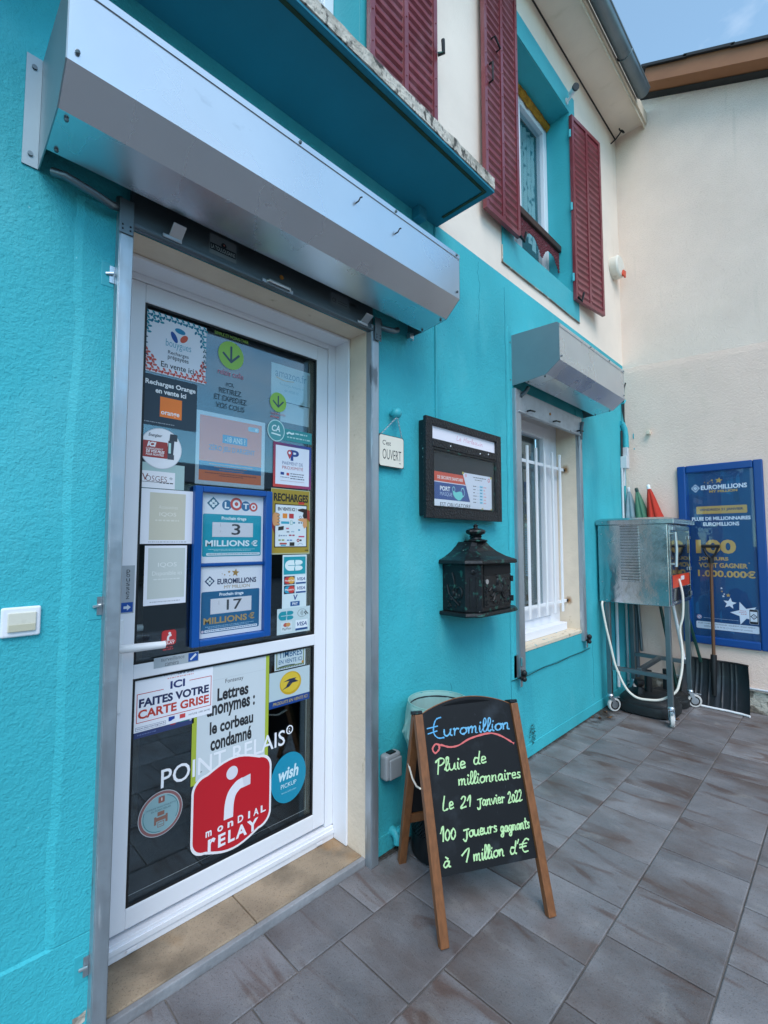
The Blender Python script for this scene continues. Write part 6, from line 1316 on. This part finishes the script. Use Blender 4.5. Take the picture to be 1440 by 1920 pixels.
# ================================================================ LOTTERY POSTER ON THE SIDE WALL
t = thing('poster_case', 'tall blue framed EUROMILLIONS poster case on cream side wall', 'poster case', (XE, -.69, .47))
b = MB(); ya, yb, za, zb = -.412, -.985, .475, 1.935
for q in ((ya, ya - .062, za, zb), (yb + .062, yb, za, zb), (ya - .062, yb + .062, za, za + .062), (ya - .062, yb + .062, zb - .062, zb)): b.box(XE - .034, XE - .008, q[1], q[0], q[2], q[3])
b.build('frame', m_poster_blue, t, bevel=.010, segs=3)
b = MB(); b.box(XE - .018, XE - .0075, yb + .05, ya - .05, za + .05, zb - .032); b.build('backing', m_poster_blue, t)
b = MB(); b.box(XE - .027, XE - .025, yb + .062, ya - .062, za + .062, zb - .062); b.build('cover_sheet', glass_mat('poster_acrylic', .028, (.97, .98, 1.0), .02), t)
A = Art((XE - .0186, 0, 0), (0, -1, 0), (0, 0, 1), (-1, 0, 0)); h0, h1 = .492, .937
A.rect(h0, .540, h1, 1.868, '0b4272'); A.up()
rn = random.Random(8)
for k in range(26):
    a = rn.uniform(h0 + .01, h1 - .032); z_ = rn.choice((rn.uniform(.56, .75), rn.uniform(1.62, 1.80))); w_ = rn.uniform(.012, .032); l_ = rn.uniform(.04, .14); A.poly([(a, z_), (min(a + w_, h1), z_ - .01), (min(a + w_ * .8, h1), z_ + l_ * .8), (a + w_ * .2, z_ + l_ * .6)], rn.choice(('0e5080', '093a66', '125c8a')))
A.layer = 4; gd = 'c4a055'; wt = 'e6ecf2'
A.star(.702, 1.795, .026, gd, 10); A.star(.655, 1.800, .010, gd); A.star(.628, 1.780, .007, gd); A.star(.605, 1.787, .005, gd); A.star(.66, 1.782, .005, gd); A.star(.64, 1.79, .004, gd)
A.poly([(.540, 1.775), (.510, 1.742), (.540, 1.708), (.570, 1.742)], wt); A.up().poly([(.540, 1.768), (.516, 1.742), (.540, 1.715), (.564, 1.742)], '154f80'); clover(A, .540, 1.742, .022, '154f80', wt); A.text('EUROMILLIONS', .578, 1.725, .882, 1.762, wt, .032); A.text('MY MILLION', .635, 1.698, .820, 1.719, gd, .04)
A.rrect(.540, 1.527, .876, 1.590, .008, 'c09c55'); A.up().text('VENDREDI 21 JANVIER', .562, 1.546, .853, 1.571, '17325c', .035); A.text('PLUIE DE MILLIONNAIRES', .507, 1.474, .895, 1.503, wt, .032); A.text('EUROMILLIONS', .584, 1.428, .822, 1.459, wt, .032)
A.text('100', .526, 1.205, .795, 1.318, gd, .04); A.text('JOUEURS', .541, 1.143, .742, 1.178, gd, .04); A.text('VONT GAGNER', .541, 1.092, .862, 1.130, gd, .035); A.star(.872, 1.135, .006, gd); A.text('1.000.000€', .533, 1.018, .908, 1.074, gd, .032)
A.star(.688, .930, .009, wt); A.star(.690, .905, .008, gd); A.star(.704, .885, .007, wt); A.star(.730, .877, .016, gd); A.star(.698, .868, .010, wt); A.star(.738, .815, .045, wt, 8); A.star(.828, .745, .092, wt, -18, .42); A.up().small(.80, .85, .762, .004, 'c05a6a', 3); A.small(.795, .855, .749, .004, 'c05a6a', 4); A.small(.805, .845, .737, .004, 'c05a6a', 5)
A.rrect(.857, .668, .912, .782, .008, 'd3d9df'); A.up().rrect(.859, .670, .910, .780, .007, '1d2128'); A.up().rect(.863, .688, .906, .764, 'dfe5ea'); A.up(); clover(A, .885, .726, .022, '1f2f45', 'dfe5ea')
A.layer = 4; A.disc(.530, .690, .017, 'c9cfe0'); A.up(); A.ring(.530, .690, .012, .015, 'c05a6a'); A.line([(.520, .698), (.54, .682)], .003, '3a4a6a'); A.small(.56, .79, .684, .003, 'b9cbdb', 6); A.rrect(.507, .598, .914, .655, .010, 'd6dfe8'); A.up().text('JOUER COMPORTE DES RISQUES : ISOLEMENT, ENDETTEMENT...', .517, .632, .900, .646, '4a5a70', 0); A.text('APPELEZ LE 09 74 75 13 13 (appel non surtaxé)', .56, .609, .872, .624, '4a5a70', 0)
A.build('jackpot_poster', 'blue poster with gold 100 and stars inside the tall wall case', 'poster')
